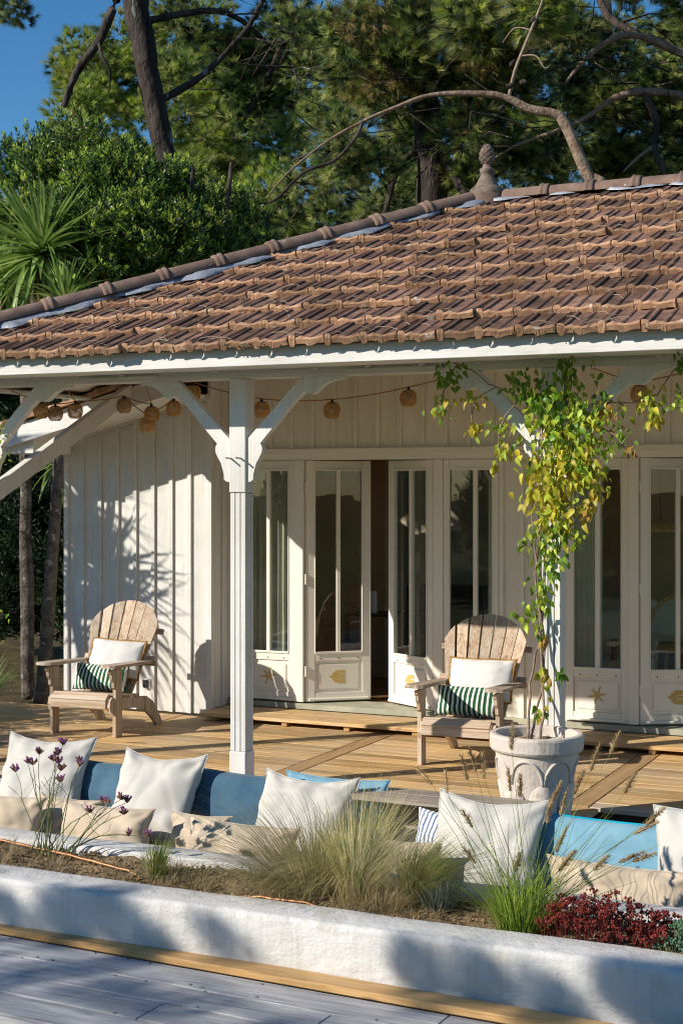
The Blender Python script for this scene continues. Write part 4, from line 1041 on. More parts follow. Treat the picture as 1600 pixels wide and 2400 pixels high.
part('blades', clump((-2.80,6.55,-.06), 420, .10, .24, 1.6, .5, .004, 9, (.2,0), r0=.10), STRAW, sd)['kind'] = 'stuff'
gc = thing('ground_cover', 'low straw-coloured ground cover creeping over the planter soil', 'ground cover', (-4.0, 6.6, -.05)); gc['kind'] = 'stuff'
mbg = MB(); rg_ = random.Random(77)
for k in range(150):
    x = rg_.uniform(-5.9, -2.0); y = rg_.uniform(6.40, 6.82)
    if -5.0 < x < -4.3 and rg_.random() < .5: continue
    q = clump((x, y, -.05), 30, .05, .14, 1.7, .6, .004, 100+k, r0=.04, seg=3); mbg.add(q.v, q.f)
part('blades', mbg, STRAW, gc)
# fountain grass with bristly seed heads
ft = thing('fountain_grass', 'tall bristly grass with tan seed heads at the right of the planter', 'grass', (-2.10, 6.50, -.05))
part('blades', clump((-2.12,6.52,-.05), 700, .16, .42, .85, .25, .006, 10, (-.05,0), r0=.11), STIPAG, ft)['kind'] = 'stuff'
r = random.Random(5)
heads = [(x, 6.75 + .012*(k % 5) - .03, z - .06) for k, (x, z) in enumerate([(-2.215,0.808),(-1.741,0.822),(-1.838,0.735),(-2.636,0.601),(-2.558,0.566),(-2.437,0.648),(-2.398,0.692),(-2.361,0.654),(-2.232,0.603),(-2.189,0.576),(-2.031,0.549),(-1.979,0.514),(-1.918,0.619),(-2.052,0.467),(-1.685,0.639),(-1.625,0.467),(-1.575,0.511),(-1.705,0.321),(-2.426,0.412),(-2.415,0.238),(-2.2,0.229),(-2.0,0.341),(-1.99,0.251),(-1.826,0.269),(-1.645,0.327)])]
def seed_head():
    mb = MB(); L = .10
    for i in range(150):
        t_ = r.random(); a_ = r.uniform(0, 6.28); rad = .0035; q = .011*math.sin(math.pi*min(1, t_*.9+.12))+.004
        p = Vector((rad*math.cos(a_), rad*math.sin(a_), t_*L)); e = p + Vector((q*math.cos(a_), q*math.sin(a_), .012))
        mb.blade([p, (p+e)/2, e], .0022)
    mb.tube([(0,0,0),(0,0,L*.5),(0,0,L)], [.004,.005,.002], 5); return mb.mesh('seed_head', SEEDH)
SH = seed_head()
for x, y, z in heads:
    b0 = Vector((-2.10+jit(.09), 6.52+jit(.05), -.04)); e = Vector((x, y, z))
    c_ = b0.lerp(e, .5) + Vector((0, 0, .03)); pts = []
    for k in range(9):
        t_ = k/8; pts.append(b0*(1-t_)**2 + c_*2*t_*(1-t_) + e*t_*t_)
    part('stalk', MB().tube(pts, [.0022-.0012*k/8 for k in range(9)], 4), STIPAG, ft)
    d_ = (pts[-1]-pts[-2]).normalized() + Vector((jit(.25), jit(.25), 0))
    o = link('seed_head', SH); o.parent = ft; o.location = e - Vector(ft.location); o.rotation_euler = d_.to_track_quat('Z', 'Y').to_euler(); o.scale = (r.uniform(1.2,1.6),)*2 + (r.uniform(1.0,1.35),)
for k in range(55):                                               # stalks without heads
    b0 = Vector((-2.10+jit(.11), 6.52+jit(.05), -.04)); e = Vector((b0.x + jit(.55), b0.y + rnd.uniform(-.1,.35), rnd.uniform(.2,.55)))
    c_ = b0.lerp(e, .5) + Vector((0,0,.06))
    if k == 0: mbs = MB()
    mbs.tube([b0*(1-t_)**2 + c_*2*t_*(1-t_) + e*t_*t_ for t_ in [i/6 for i in range(7)]], [.002-.0014*i/6 for i in range(7)], 4, cap=False)
part('bare_stalks', mbs, STIPAG, ft)['kind'] = 'stuff'
# sedums
def sedum(x0, x1, y0, y1, n, mat, hmin, hmax, seed):
    r = random.Random(seed); stem, fl = MB(), MB()
    for i in range(n):
        x, y = r.uniform(x0, x1), r.uniform(y0, y1); u = (x-x0)/(x1-x0); h = r.uniform(hmin, hmax)*(.55+.45*math.sin(math.pi*min(1, u*1.1+.1)))
        p = Vector((x, y, -.05)); e = p + Vector((jit(.03), -.02+jit(.04), h+.05))
        stem.tube([p, e], .0022, 4, cap=False)
        for k in range(15):
            q = e + Vector((r.gauss(0,.014), r.gauss(0,.014), r.gauss(0,.006)))
            s = r.uniform(.004,.0085); M4 = Matrix.Translation(q) @ Euler((r.uniform(0,6),r.uniform(0,6),0)).to_matrix().to_4x4()
            fl.add([M4 @ Vector(v) for v in ((s,0,0),(-s,0,0),(0,s,0),(0,-s,0),(0,0,s*1.4),(0,0,-s))], [(0,2,4),(2,1,4),(1,3,4),(3,0,4),(2,0,5),(1,2,5),(3,1,5),(0,3,5)])
    return stem, fl
rs = thing('red_sedum', 'dark red sedum clump spilling over the planter front wall', 'sedum', (-1.7, 6.42, -.05))
st, fl = sedum(-1.98, -1.40, 6.36, 6.66, 150, SEDUM, .03, .17, 3)
part('stems', st, SEDUM, rs)['kind'] = 'stuff'; part('flower_heads', fl, SEDUM, rs)['kind'] = 'stuff'
gs = thing('green_sedum', 'fleshy grey-green sedum at the right end of the planter', 'sedum', (-1.33, 6.45, -.05))
st, fl = sedum(-1.43, -1.05, 6.38, 6.62, 110, SEDUMG, .02, .09, 4)
part('stems', st, SEDUMG, gs)['kind'] = 'stuff'; part('leaves', fl, SEDUMG, gs)['kind'] = 'stuff'
# verbena
vb = thing('verbena', 'straggly purple verbena with dried heads at the left of the planter', 'verbena', (-4.9, 6.75, -.04))
r = random.Random(9)
def vhead(p, big):
    dr, fl = MB(), MB()
    for i in range(16 if big else 9):
        d_ = Vector((r.gauss(0,.5), r.gauss(0,.5), r.uniform(.3,1))).normalized(); L = r.uniform(.020,.036)
        dr.tube([p, p+d_*L*.5+Vector((0,0,.003)), p+d_*L+Vector((0,0,.006))], [.0045,.006,.003], 5)
        if r.random() < .5:
            q = p + d_*L + Vector((0,0,.006)); s = .008
            fl.add([q+Vector((s,0,0)), q+Vector((-s,0,0)), q+Vector((0,s,.001)), q+Vector((0,-s,.001)), q+Vector((0,0,s)), q-Vector((0,0,s*.6))], [(0,2,4),(2,1,4),(1,3,4),(3,0,4),(2,0,5),(1,2,5),(3,1,5),(0,3,5)])
    h = part('flower_head', dr, VERBD, vb)
    if fl.f: part('petals', fl, VERBF, h)
VH = [(x, z, k not in (10,11,14,15,17,18,19)) for k, (x, z) in enumerate([(-5.141,0.4),(-5.053,0.454),(-4.937,0.522),(-4.795,0.58),(-4.795,0.486),(-4.837,0.495),(-4.766,0.453),(-4.766,0.395),(-4.795,0.381),(-4.981,0.46),(-4.682,0.495),(-4.654,0.481),(-4.393,0.322),(-4.379,0.301),(-4.461,0.293),(-4.585,0.236),(-4.379,0.243),(-4.502,0.301),(-4.379,0.117),(-4.258,0.124),(-4.795,0.533)])]
for i, (x, z, big) in enumerate(VH):
    y = 6.72 + jit(.05); b0 = Vector((-4.96 + (.12 if x > -4.7 else 0) + jit(.10), 6.74+jit(.03), -.04)); e = Vector((x, y, z)); f_ = b0.lerp(e, .55) + Vector((jit(.04), jit(.02), .05))
    part('stem', MB().tube([b0, b0.lerp(f_, .5)+Vector((jit(.015),0,0)), f_, f_.lerp(e, .5)+Vector((jit(.015),0,.01)), e], [.0033,.003,.0025,.002,.0016], 5), VERBS, vb)
    vhead(e, big)
    if i % 2 == 0:
        for s in (-1, 1): part('side_shoot', MB().tube([f_, f_+Vector((s*.045, jit(.02), .03)), f_+Vector((s*.075, jit(.03), .075))], .0014, 4), VERBS, vb)
part('basal_leaves', clump((-4.92,6.74,-.05), 60, .05, .12, 1.2, .2, .008, 12, r0=.10), VERBS, vb)['kind'] = 'stuff'
# dry pine needles and twigs fallen on the roof
mb = MB(); r = random.Random(17)
for i in range(260):
    x = r.uniform(-6.8, -1.2); k = r.randrange(0, 7); y = EY + TE*k + r.uniform(.0, .06)
    if r.random() < .3: y = EY + r.uniform(0, 2.2)
    if x < EX + (y-EY) + .3: continue
    L = r.uniform(.05, .17); a_ = r.uniform(-.9, .9) + (math.pi if r.random() < .5 else 0); z = rz(y) + .055
    q = Vector((x + math.cos(a_)*L, y + math.sin(a_)*L*.6, 0)); q.z = rz(q.y) + .05 + r.uniform(0,.02)
    p = Vector((x, y, z)); mb.tube([p, p.lerp(q, .5)+Vector((0,0,.012)), q], .0022, 3, cap=False)
tag(link('fallen_needles', mb.mesh('fallen_needles', TWIG)), 'dry pine needles and twigs scattered over the roof tiles', 'pine needles', kind='stuff')
mb = MB()
for i in range(170):                                              # moss and debris along the eave
    x = r.uniform(-6.9, -1.0); y = EY - .010 + r.uniform(-.002, .012); z = rz(y) + r.uniform(.006, .03)
    if noise.noise(Vector((x*2.2, 0, 4))) < -.05: continue
    s = r.uniform(.004, .009); M4 = Matrix.Translation((x,y,z)) @ Euler((r.uniform(0,6),r.uniform(0,6),0)).to_matrix().to_4x4()
    mb.add([M4 @ Vector(v) for v in ((s,0,0),(-s,0,0),(0,s,0),(0,-s,0),(0,0,s),(0,0,-s))], [(0,2,4),(2,1,4),(1,3,4),(3,0,4),(2,0,5),(1,2,5),(3,1,5),(0,3,5)])
MOSS = surf('moss', (.16,.14,.05), (.30,.27,.14), 30, .98)
tag(link('eave_moss', mb.mesh('eave_moss', MOSS)), 'moss and debris crusting the eave tiles', 'moss', kind='stuff')

# ---------------------------------------------------------------- things in the room
def curtain(x0, x1, y, z0, z1, label, fringe=0, folds=7):
    mb = MB(); n = folds*6
    for i in range(n+1):
        x = x0 + (x1-x0)*i/n
        for j in range(7):
            z = z0 + (z1-z0)*j/6; w_ = .016*math.sin(i/n*folds*6.283 + j*.25)
            mb.v.append((x + (.02*(j/6) if fringe > 0 else 0), y + w_, z))
    mb.f = [(i*7+j, (i+1)*7+j, (i+1)*7+j+1, i*7+j+1) for i in range(n) for j in range(6)]; mb.mi = [0]*len(mb.f)
    o = tag(link('curtain', mb.mesh('curtain', F_CURTAIN, True)), label, 'curtain', 'sheer curtains behind the glass')
    if fringe:
        q = MB(); xe = x1 if fringe > 0 else x0
        for i in range(120):
            z = z0 + (z1-z0)*i/120; L = rnd.uniform(.02,.05)*(1 if fringe > 0 else -1)
            q.blade([(xe,y,z),(xe+L*.6,y-.01,z+jit(.012)),(xe+L,y-.012,z-.02+jit(.012))], .008)
        c = link('fringe', q.mesh('fringe', F_CURTAIN), o); c.matrix_parent_inverse = Matrix()
curtain(-6.36, -5.93, 11.66, .15, 2.22, 'sheer fringed curtain behind the left sidelight by the post', 1)
curtain(-4.05, -3.86, 11.66, .15, 2.22, 'sheer fringed curtain at the right of the middle sidelight', -1, 4)
curtain(-3.36, -3.09, 11.68, .15, 2.22, 'sheer gathered curtain behind the right sidelight', 0, 6)
def frame(x, y, z, w_, h_, lab):
    f = thing('picture', lab, 'picture', (x, y, z), 'pictures on the dark partition')
    part('frame', MB().cbox(x-w_/2, y-.03, z-h_/2, x+w_/2, y, z+h_/2, .006), DARKW, f); part('print', MB().box(x-w_/2+.05, y-.034, z-h_/2+.05, x+w_/2-.05, y-.031, z+h_/2-.05), PICT, f)
for z, nm in ((1.95, 'top'), (1.55, 'middle'), (1.15, 'bottom')): frame(-3.95, 14.19, z, .34, .30, f'{nm} of three dark framed pictures seen through the middle sidelight')
# woven fans on the back wall seen through the left door
FANM = surf('fan_weave', (.09,.045,.025), (.18,.10,.05), 30, .8)
for x, z, s, nm in ((-6.63,1.91,.12,'upper left'),(-6.40,1.94,.11,'upper right'),(-6.54,1.55,.11,'middle left'),(-6.30,1.62,.11,'middle right'),(-6.42,1.28,.10,'lower')):
    f = thing('woven_fan', f'{nm} brown woven fan on the wall seen through the left door', 'fan', (x, 13.9, z), 'woven fans on the wall')
    pl = [(s*math.cos(q), s*.85*math.sin(q)) for q in [2*math.pi*k/18 for k in range(18)]]
    part('blade', MB().prism(pl, lambda a_, b_, t_: (x+a_, 13.9+t_, z+b_), -.006, .006), FANM, f); part('handle', MB().cbox(x-.012, 13.89, z-s*1.7, x+.012, 13.91, z-s*.8, .003), DARKW, f)
part('hanging_panel', MB().box(-7.4, 13.93, .12, -6.12, 13.98, 2.74), ROOM, room)
pl = thing('pendant_lamp', 'round rattan pendant lamp seen through the right door', 'lamp', (-3.05, 13.6, 1.60))
part('shade', MB().lathe([(.03,1.70),(.16,1.69),(.30,1.655),(.36,1.60),(.355,1.585),(.29,1.625),(.15,1.66),(.03,1.67)], -3.05, 13.6, 36), RATTAN, pl, smooth=True)
part('cable', MB().tube([(-3.05,13.6,1.69),(-3.05,13.6,2.75)], .006, 5), DARKM, pl)
tb = thing('dining_table', 'dining table with pale cloth seen through the right door', 'table', (-2.75, 13.7, .12))
part('top', MB().cbox(-3.5, 13.2, .84, -2.0, 14.1, .875, .008), F_WHITE, tb); part('cloth', MB().box(-3.51, 13.19, .62, -1.99, 13.199, .872), F_WHITE, tb)
for x in (-3.4, -2.1):
    for y in (13.3, 14.0): part('leg', MB().cbox(x-.03, y-.03, .112, x+.03, y+.03, .84, .004), DARKW, tb)
def wicker(x, y, rz_, lab):
    c = thing('wicker_chair', lab, 'chair', (x, y, .115), 'wicker chairs at the table')
    M4 = Matrix.Translation((x, y, .115)) @ Matrix.Rotation(R(rz_), 4, 'Z')
    pts = [(-.25,.0,.40)] + [(.26*math.cos(q), .02, .60+.34*math.sin(q)) for q in [math.pi - math.pi*k/14 for k in range(15)]] + [(.25,0,.40)]
    part('back_hoop', MB().tube([M4 @ Vector(p) for p in pts], .014, 6), RATTAN, c)
    vs = [M4 @ Vector((.24*math.cos(q)*u, .02, .60+.32*math.sin(q)*u)) for q in [math.pi*k/14 for k in range(15)] for u in (.0, 1.0)]
    part('back_weave', MB().add(vs, [(2*k,2*k+1,2*k+3,2*k+2) for k in range(14)]), surf('woven_cane' + str(x), (.36,.40,.34), (.60,.64,.58), 90, .8), c)
    part('seat', MB().lathe([(.0,.44),(.24,.44),(.25,.46),(.24,.475),(0,.48)], 0, 0, 20), RATTAN, c)
    c.children[-1].data.transform(M4 @ Matrix.Translation((0,-.24,0)))
    for sx in (-1,1):
        for sy in (-.42,-.02): part('leg', MB().tube([M4 @ Vector((sx*.2, sy, .44)), M4 @ Vector((sx*.23, sy, 0))], .014, 6), RATTAN, c)
wicker(-2.72, 12.85, 180, 'white cane-backed chair seen through the right door'); wicker(-2.15, 12.9, 175, 'cane-backed chair at the right behind the door glass')
sf = thing('sofa', 'beige sofa seen through the right sidelight', 'sofa', (-3.7, 13.4, .115))
part('base', rbox(-4.1, 13.0, .13, -3.1, 13.7, .42, .05, 3), F_BEIGE, sf, smooth=True); part('back', rbox(-4.1, 13.55, .40, -3.1, 13.8, .95, .06, 3), F_BEIGE, sf, smooth=True); part('armrest', rbox(-4.2, 12.98, .13, -4.0, 13.7, .66, .05, 3), F_BEIGE, sf, smooth=True)
bk = thing('basket', 'small woven basket on the floor behind the right sidelight', 'basket', (-3.18, 12.3, .115))
part('body', MB().lathe([(.0,.12),(.10,.12),(.14,.20),(.15,.33),(.14,.33),(.13,.2),(.0,.14)], -3.18, 12.3, 20), F_WHITE, bk)
ds = thing('dresser', 'dark wooden dresser inside the door opening', 'dresser', (-5.3, 14.6, .115))
part('body', MB().cbox(-5.9, 14.4, .16, -5.05, 14.9, .95, .01), DARKW, ds)
for k in range(3): part('drawer', MB().cbox(-5.86, 14.38, .22+.24*k, -5.09, 14.399, .42+.24*k, .005), DARKW, ds)
cd = thing('candle', 'white pillar candle behind the left door glass', 'candle', (-5.62, 12.9, .9)); part('stick', MB().lathe([(.0,.80),(.028,.80),(.028,1.0),(.0,1.005)], -5.62, 12.9, 12), F_PURE, cd)
sb = thing('side_table', 'small dark side table behind the left door glass', 'table', (-5.62, 12.9, .115)); part('top', MB().cbox(-5.85, 12.7, .775, -5.35, 13.1, .80, .005), DARKW, sb)
for x in (-5.82, -5.38):
    for y in (12.73, 13.07): part('leg', MB().cbox(x-.02, y-.02, .112, x+.02, y+.02, .775, .003), DARKW, sb)

# ---------------------------------------------------------------- trees and shrubs
def needle_cluster(seed, tufts=85, per=46, nl=.40, nw=.016, up=.45):
    r = random.Random(seed); mb = MB()
    for i in range(tufts):
        d_ = Vector((r.gauss(0,1), r.gauss(0,1), r.gauss(0,1))).normalized(); p = d_*(r.random()**.45)*.85
        ax = (d_ + Vector((0,0,up)) + Vector((r.gauss(0,.35), r.gauss(0,.35), r.gauss(0,.35)))).normalized()
        tone = r.choices((0,2,3), (.38,.36,.26))[0]
        if i % 3 == 0: mb.tube([p*.45, p], [.010,.006], 3, 1, cap=False)
        q = ax.to_track_quat('Z', 'Y')
        for k in range(per):
            th = r.uniform(0, 6.283); op = r.uniform(.10, .85); L = nl*r.uniform(.7, 1.15)
            nd = q @ Vector((math.sin(op)*math.cos(th), math.sin(op)*math.sin(th), math.cos(op)))
            s = nd.cross(Vector((r.uniform(-1,1), r.uniform(-1,1), r.uniform(-1,1)))).normalized()*nw/2
            b0 = p + ax*r.uniform(0, .08); e = b0 + nd*L - Vector((0,0,.03*r.random()))
            mb.add([b0-s, b0+s, e], [(0,1,2)], tone)
    return mb
def leaf_cluster(seed, sprigs=80, per=16, ll=.16, lw=.055):
    r = random.Random(seed); mb = MB()
    for i in range(sprigs):
        d_ = Vector((r.gauss(0,1), r.gauss(0,1), r.gauss(0,1))).normalized(); p = d_*(r.random()**.4)*.8
        ax = (d_*.7 + Vector((0,0,.9)) + Vector((r.gauss(0,.3), r.gauss(0,.3), 0))).normalized(); L = r.uniform(.25,.5)
        q = ax.to_track_quat('Z', 'Y'); tip = r.random() < .45 and p.z > -.2
        mb.tube([p, p+ax*L], [.008,.004], 3, 1, cap=False)
        for k in range(per):
            t_ = (k+.5)/per; th = k*2.4 + r.random(); op = 1.15 - .75*t_ + r.uniform(-.15,.15)
            nd = q @ Vector((math.sin(op)*math.cos(th), math.sin(op)*math.sin(th), math.cos(op)))
            s = nd.cross(ax); s = s.normalized() if s.length > .01 else Vector((1,0,0)); b0 = p + ax*L*t_; ln = ll*r.uniform(.7,1.2); w_ = lw*r.uniform(.8,1.2)
            nrm_ = nd.cross(s)*(.02)
            mb.add([b0, b0+nd*ln*.5-s*w_/2+nrm_, b0+nd*ln, b0+nd*ln*.5+s*w_/2+nrm_], [(0,1,2),(0,2,3)], 3 if (t_ > .6 and tip) else (0 if r.random() < .55 else 2))
    return mb
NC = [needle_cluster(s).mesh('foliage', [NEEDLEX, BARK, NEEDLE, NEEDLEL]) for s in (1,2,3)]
NB = [needle_cluster(s, 95, 44, .36, .020).mesh('foliage', [NEEDLE, BARK, NEEDLEB, NEEDLEL]) for s in (4,5)]
ND = [needle_cluster(s, 70, 34, .40, .015, -.2).mesh('foliage', [NEEDLED, BARK, NEEDLED, NEEDLE]) for s in (6,)]
LC = [leaf_cluster(s).mesh('foliage', [BUSHX, BARK, BUSHL, BUSHT]) for s in (7,8,9)]
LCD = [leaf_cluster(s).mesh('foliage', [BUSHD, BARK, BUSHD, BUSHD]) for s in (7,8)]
def foliage(parent, blobs, meshes, size, dens=1.0, squash=.8, seed=0, shell=False):
    r = random.Random(seed)
    for x, y, z, rad in blobs:
        n = max(2, int(dens*(rad/size)**2*5))
        for _ in range(n):
            d_ = Vector((r.gauss(0,1), r.gauss(0,1), r.gauss(0,1))).normalized()*rad*((r.random()**.33) if not shell else r.uniform(.6,1))
            o = link('foliage', r.choice(meshes)); o.parent = parent
            o.location = Vector((x,y,z)) + d_ - Vector(parent.location); o.rotation_euler = (r.uniform(-.4,.4), r.uniform(-.4,.4), r.uniform(0,6.28)); s = size*r.uniform(.75,1.25)
            o.scale = (s, s, s*squash)
def limb(parent, pts, radii, mat=BARK, name='limb', n=10, sub=4):
    P = [Vector(p) for p in pts]; out_, rr = [], []
    for i in range(len(P)-1):
        p0, p1, p2, p3 = P[max(i-1,0)], P[i], P[i+1], P[min(i+2,len(P)-1)]
        for k in range(sub):
            t_ = k/sub
            q = .5*((2*p1) + (p2-p0)*t_ + (2*p0-5*p1+4*p2-p3)*t_*t_ + (3*p1-p0-3*p2+p3)*t_**3)
            ra = radii[i]+(radii[i+1]-radii[i])*t_
            out_.append(q + noise.noise_vector(q*1.8)*ra*.35); rr.append(ra*(1+.16*noise.noise(q*4.5)))
    out_.append(P[-1]); rr.append(radii[-1])
    return part(name, MB().tube(out_, rr, n), mat, parent, smooth=True)
def twigs(parent, n, p0, spread, seed, L=(.5,1.3), mat=BARK):
    r = random.Random(seed); mb = MB()
    for i in range(n):
        p = Vector(p0) + Vector((r.uniform(-1,1)*spread[0], r.uniform(-1,1)*spread[1], r.uniform(-1,1)*spread[2])); d_ = Vector((r.uniform(-1,1), r.uniform(-1,1), r.uniform(-.5,.4))).normalized(); l_ = r.uniform(*L)
        m1 = p + d_*l_*.5 + Vector((r.uniform(-.1,.1), r.uniform(-.1,.1), r.uniform(-.12,.05)))*l_
        mb.tube([p, m1, p+d_*l_+Vector((0,0,r.uniform(-.2,.1)*l_))], [.013*l_,.009*l_,.003], 4, cap=False)
    return part('twigs', mb, mat, parent, smooth=True)
PG = 'pine trees behind the house'
t1 = thing('pine_tree', 'tall pine with thick dark trunk rising above the glossy shrub at left', 'tree', (-11.5, 18.9, -.3), PG)
limb(t1, [(-11.5,18.92,-.3),(-11.51,18.92,1.0),(-11.56,18.89,6.19),(-11.62,18.87,7.08),(-11.76,18.8,7.78),(-11.91,18.73,8.61),(-12.01,18.69,9.24),(-12.08,18.65,10.19),(-12.23,18.59,12.4)], [.26,.24,.165,.16,.17,.185,.195,.19,.16], BARK, 'trunk', 14)
limb(t1, [(-12.08,18.65,10.2),(-12.16,18.6,9.7),(-12.27,18.56,9.24),(-12.5,18.46,8.64),(-12.8,18.32,8.19),(-12.98,18.24,7.65)], [.09,.075,.07,.065,.06,.045])
limb(t1, [(-12.5,18.46,8.64),(-12.35,18.3,8.35),(-12.2,18.3,8.1),(-12.22,18.3,7.8)], [.03,.026,.022,.01])
limb(t1, [(-11.9,18.7,8.9),(-11.0,19.6,9.2),(-10.4,20.4,8.7),(-10.0,20.5,9.4)], [.06,.045,.03,.015])
limb(t1, [(-11.7,18.8,7.7),(-11.2,19.3,8.2),(-10.7,19.8,9.0),(-10.3,20.0,9.9)], [.06,.05,.04,.03])
limb(t1, [(-10.4,20.4,9.9),(-10.3,20.2,9.0),(-10.5,20.0,8.2),(-10.9,19.9,7.5)], [.07,.06,.05,.02])
T1B = [(-10.73,20.38,9.17,.73),(-10.44,21.61,9.48,.55),(-10.85,19.77,8.24,.35),(-10.32,20.02,8.11,.5),(-10.25,20.6,8.71,.4),(-11.94,19.82,9.4,.25),(-14.3,18.76,9.5,.12),(-10.85,20.32,7.78,.4),(-11.34,20.1,8.84,.25),(-10.32,21.67,8.65,.42),(-11.8,18.9,11.2,1.0),(-12.6,18.4,12.2,1.2)]
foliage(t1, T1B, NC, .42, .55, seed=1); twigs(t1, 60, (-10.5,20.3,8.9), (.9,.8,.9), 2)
t2 = thing('pine_tree', 'pine with an upright dark trunk left of the roof finial', 'tree', (-7.2, 18.7, -.3), PG)
limb(t2, [(-7.18,18.71,-.3),(-7.2,18.7,2),(-7.26,18.68,5.87),(-7.31,18.65,6.56),(-7.38,18.62,7.2),(-7.42,18.6,8.24),(-7.39,18.62,9.16),(-7.3,18.6,11)], [.26,.24,.205,.195,.185,.17,.15,.1], BARK, 'trunk', 14)
limb(t2, [(-7.3,18.6,6.9),(-6.9,18.4,6.2),(-6.6,18.3,5.7),(-6.4,18.2,5.2)], [.07,.06,.05,.03]); limb(t2, [(-7.35,18.6,6.6),(-7.6,18.3,6.3),(-7.7,18.1,5.7),(-7.8,18,5.2)], [.05,.045,.04,.02])
T2B = [(-7.72,17.36,7.92,.44),(-7.32,17.55,7.59,.44),(-7.87,17.84,7.4,.45),(-7.29,18.2,8.24,.46),(-7.42,17.55,7.05,.3),(-7.36,16.43,6.31,.25),(-7.86,16.75,5.95,.37),(-7.62,17.41,5.95,.38),(-8.37,17.06,5.67,.33),(-6.97,17.71,7.52,.3),(-8.09,19.39,6.24,.3),(-9.08,18.94,7.27,.3),(-7.6,18.2,9.3,.7),(-8.7,18.6,6.4,.4),(-8.9,18.2,8.2,.35)]
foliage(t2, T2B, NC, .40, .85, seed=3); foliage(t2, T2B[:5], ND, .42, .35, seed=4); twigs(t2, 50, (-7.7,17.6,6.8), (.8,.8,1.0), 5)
t2b = thing('pine_tree', 'leaning pine whose bent sunlit limb arches over the ridge', 'tree', (-4.28, 16.75, -.3), PG)
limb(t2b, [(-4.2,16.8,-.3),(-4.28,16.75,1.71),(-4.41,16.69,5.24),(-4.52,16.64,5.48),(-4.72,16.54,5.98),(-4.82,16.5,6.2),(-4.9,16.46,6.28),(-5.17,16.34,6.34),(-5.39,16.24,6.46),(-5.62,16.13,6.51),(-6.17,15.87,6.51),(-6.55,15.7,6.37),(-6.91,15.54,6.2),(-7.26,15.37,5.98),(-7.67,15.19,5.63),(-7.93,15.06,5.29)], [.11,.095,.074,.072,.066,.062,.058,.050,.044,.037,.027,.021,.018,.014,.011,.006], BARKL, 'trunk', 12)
limb(t2b, [(-6.91,15.54,6.2),(-7.0,15.5,6.0),(-7.2,15.4,5.75),(-7.5,15.2,5.6),(-7.8,15.1,5.3),(-8.0,15.05,5.25)], [.025,.022,.02,.018,.015,.008])
limb(t2b, [(-5.39,16.24,6.46),(-5.3,16.2,6.75),(-5.15,16.2,7.1),(-4.98,16.2,7.5),(-4.9,16.2,7.75)], [.02,.02,.018,.016,.012], TWIG)
limb(t2b, [(-5.22,16.2,6.92),(-5.05,16.2,6.9),(-4.95,16.2,6.75),(-4.88,16.2,6.78)], [.01,.009,.007,.004], TWIG); limb(t2b, [(-5.1,16.2,7.2),(-5.3,16.2,7.25),(-5.45,16.2,7.1)], [.01,.008,.004], TWIG)
for p in ((-5.33,16.2,6.85),(-5.36,16.2,6.6),(-5.2,16.2,6.62),(-5.08,16.2,7.32),(-4.9,16.2,7.62),(-5.45,16.18,6.35)):
    part('pine_cone', MB().lathe([(0,-.05),(.022,-.04),(.034,-.015),(.03,.015),(.016,.04),(0,.05)], 0, 0, 8), BARK, t2b, smooth=True).data.transform(Matrix.Translation(p) @ Matrix.Rotation(1.2+jit(.5), 4, 'Y'))
T2BB = [(-5.95,17.08,7.61,.42),(-5.37,16.8,7.72,.35),(-6.53,17.91,7.43,.38),(-6.08,18.12,7.54,.33),(-6.38,17.98,6.75,.2),(-6.75,18.29,6.6,.15),(-6.92,18.83,6.27,.35),(-6.29,19.12,6.68,.4),(-6.39,20.18,6.49,.3),(-6.34,19.1,7.43,.35),(-5.5,17.2,8.6,.7)]
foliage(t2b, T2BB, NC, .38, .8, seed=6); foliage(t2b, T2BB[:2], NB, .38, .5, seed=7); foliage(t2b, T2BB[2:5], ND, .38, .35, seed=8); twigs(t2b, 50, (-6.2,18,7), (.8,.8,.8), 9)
t3 = thing('pine_tree', 'spreading pine at the right with long crooked horizontal limbs', 'tree', (-3.2, 19.46, -.3), PG)
limb(t3, [(-3.1,19.5,-.3),(-3.19,19.46,1.67),(-3.29,19.41,5.51),(-3.4,19.35,6.6),(-3.49,19.32,8.0),(-3.5,19.3,11)], [.28,.26,.22,.2,.18,.1], BARK, 'trunk', 12)
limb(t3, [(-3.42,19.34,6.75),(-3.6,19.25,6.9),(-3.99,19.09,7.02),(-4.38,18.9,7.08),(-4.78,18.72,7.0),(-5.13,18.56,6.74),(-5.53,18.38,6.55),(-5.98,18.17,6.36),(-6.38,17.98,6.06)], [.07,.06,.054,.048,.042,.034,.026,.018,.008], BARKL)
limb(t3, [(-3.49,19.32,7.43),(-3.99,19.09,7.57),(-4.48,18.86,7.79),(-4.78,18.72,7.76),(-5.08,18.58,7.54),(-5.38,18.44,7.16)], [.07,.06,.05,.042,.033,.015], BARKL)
limb(t3, [(-4.45,18.87,7.05),(-4.31,18.94,6.72),(-4.33,18.93,6.39),(-4.19,19.0,5.95),(-4.11,19.03,5.4)], [.05,.045,.04,.035,.02]); limb(t3, [(-4.33,18.93,6.39),(-4.55,18.85,6.2),(-4.7,18.8,6.05)], [.025,.02,.01], BARKL)
limb(t3, [(-4.48,18.86,7.79),(-4.9,18.9,8.1),(-5.1,19.0,8.6),(-5.0,19.0,9.2)], [.05,.05,.05,.04])
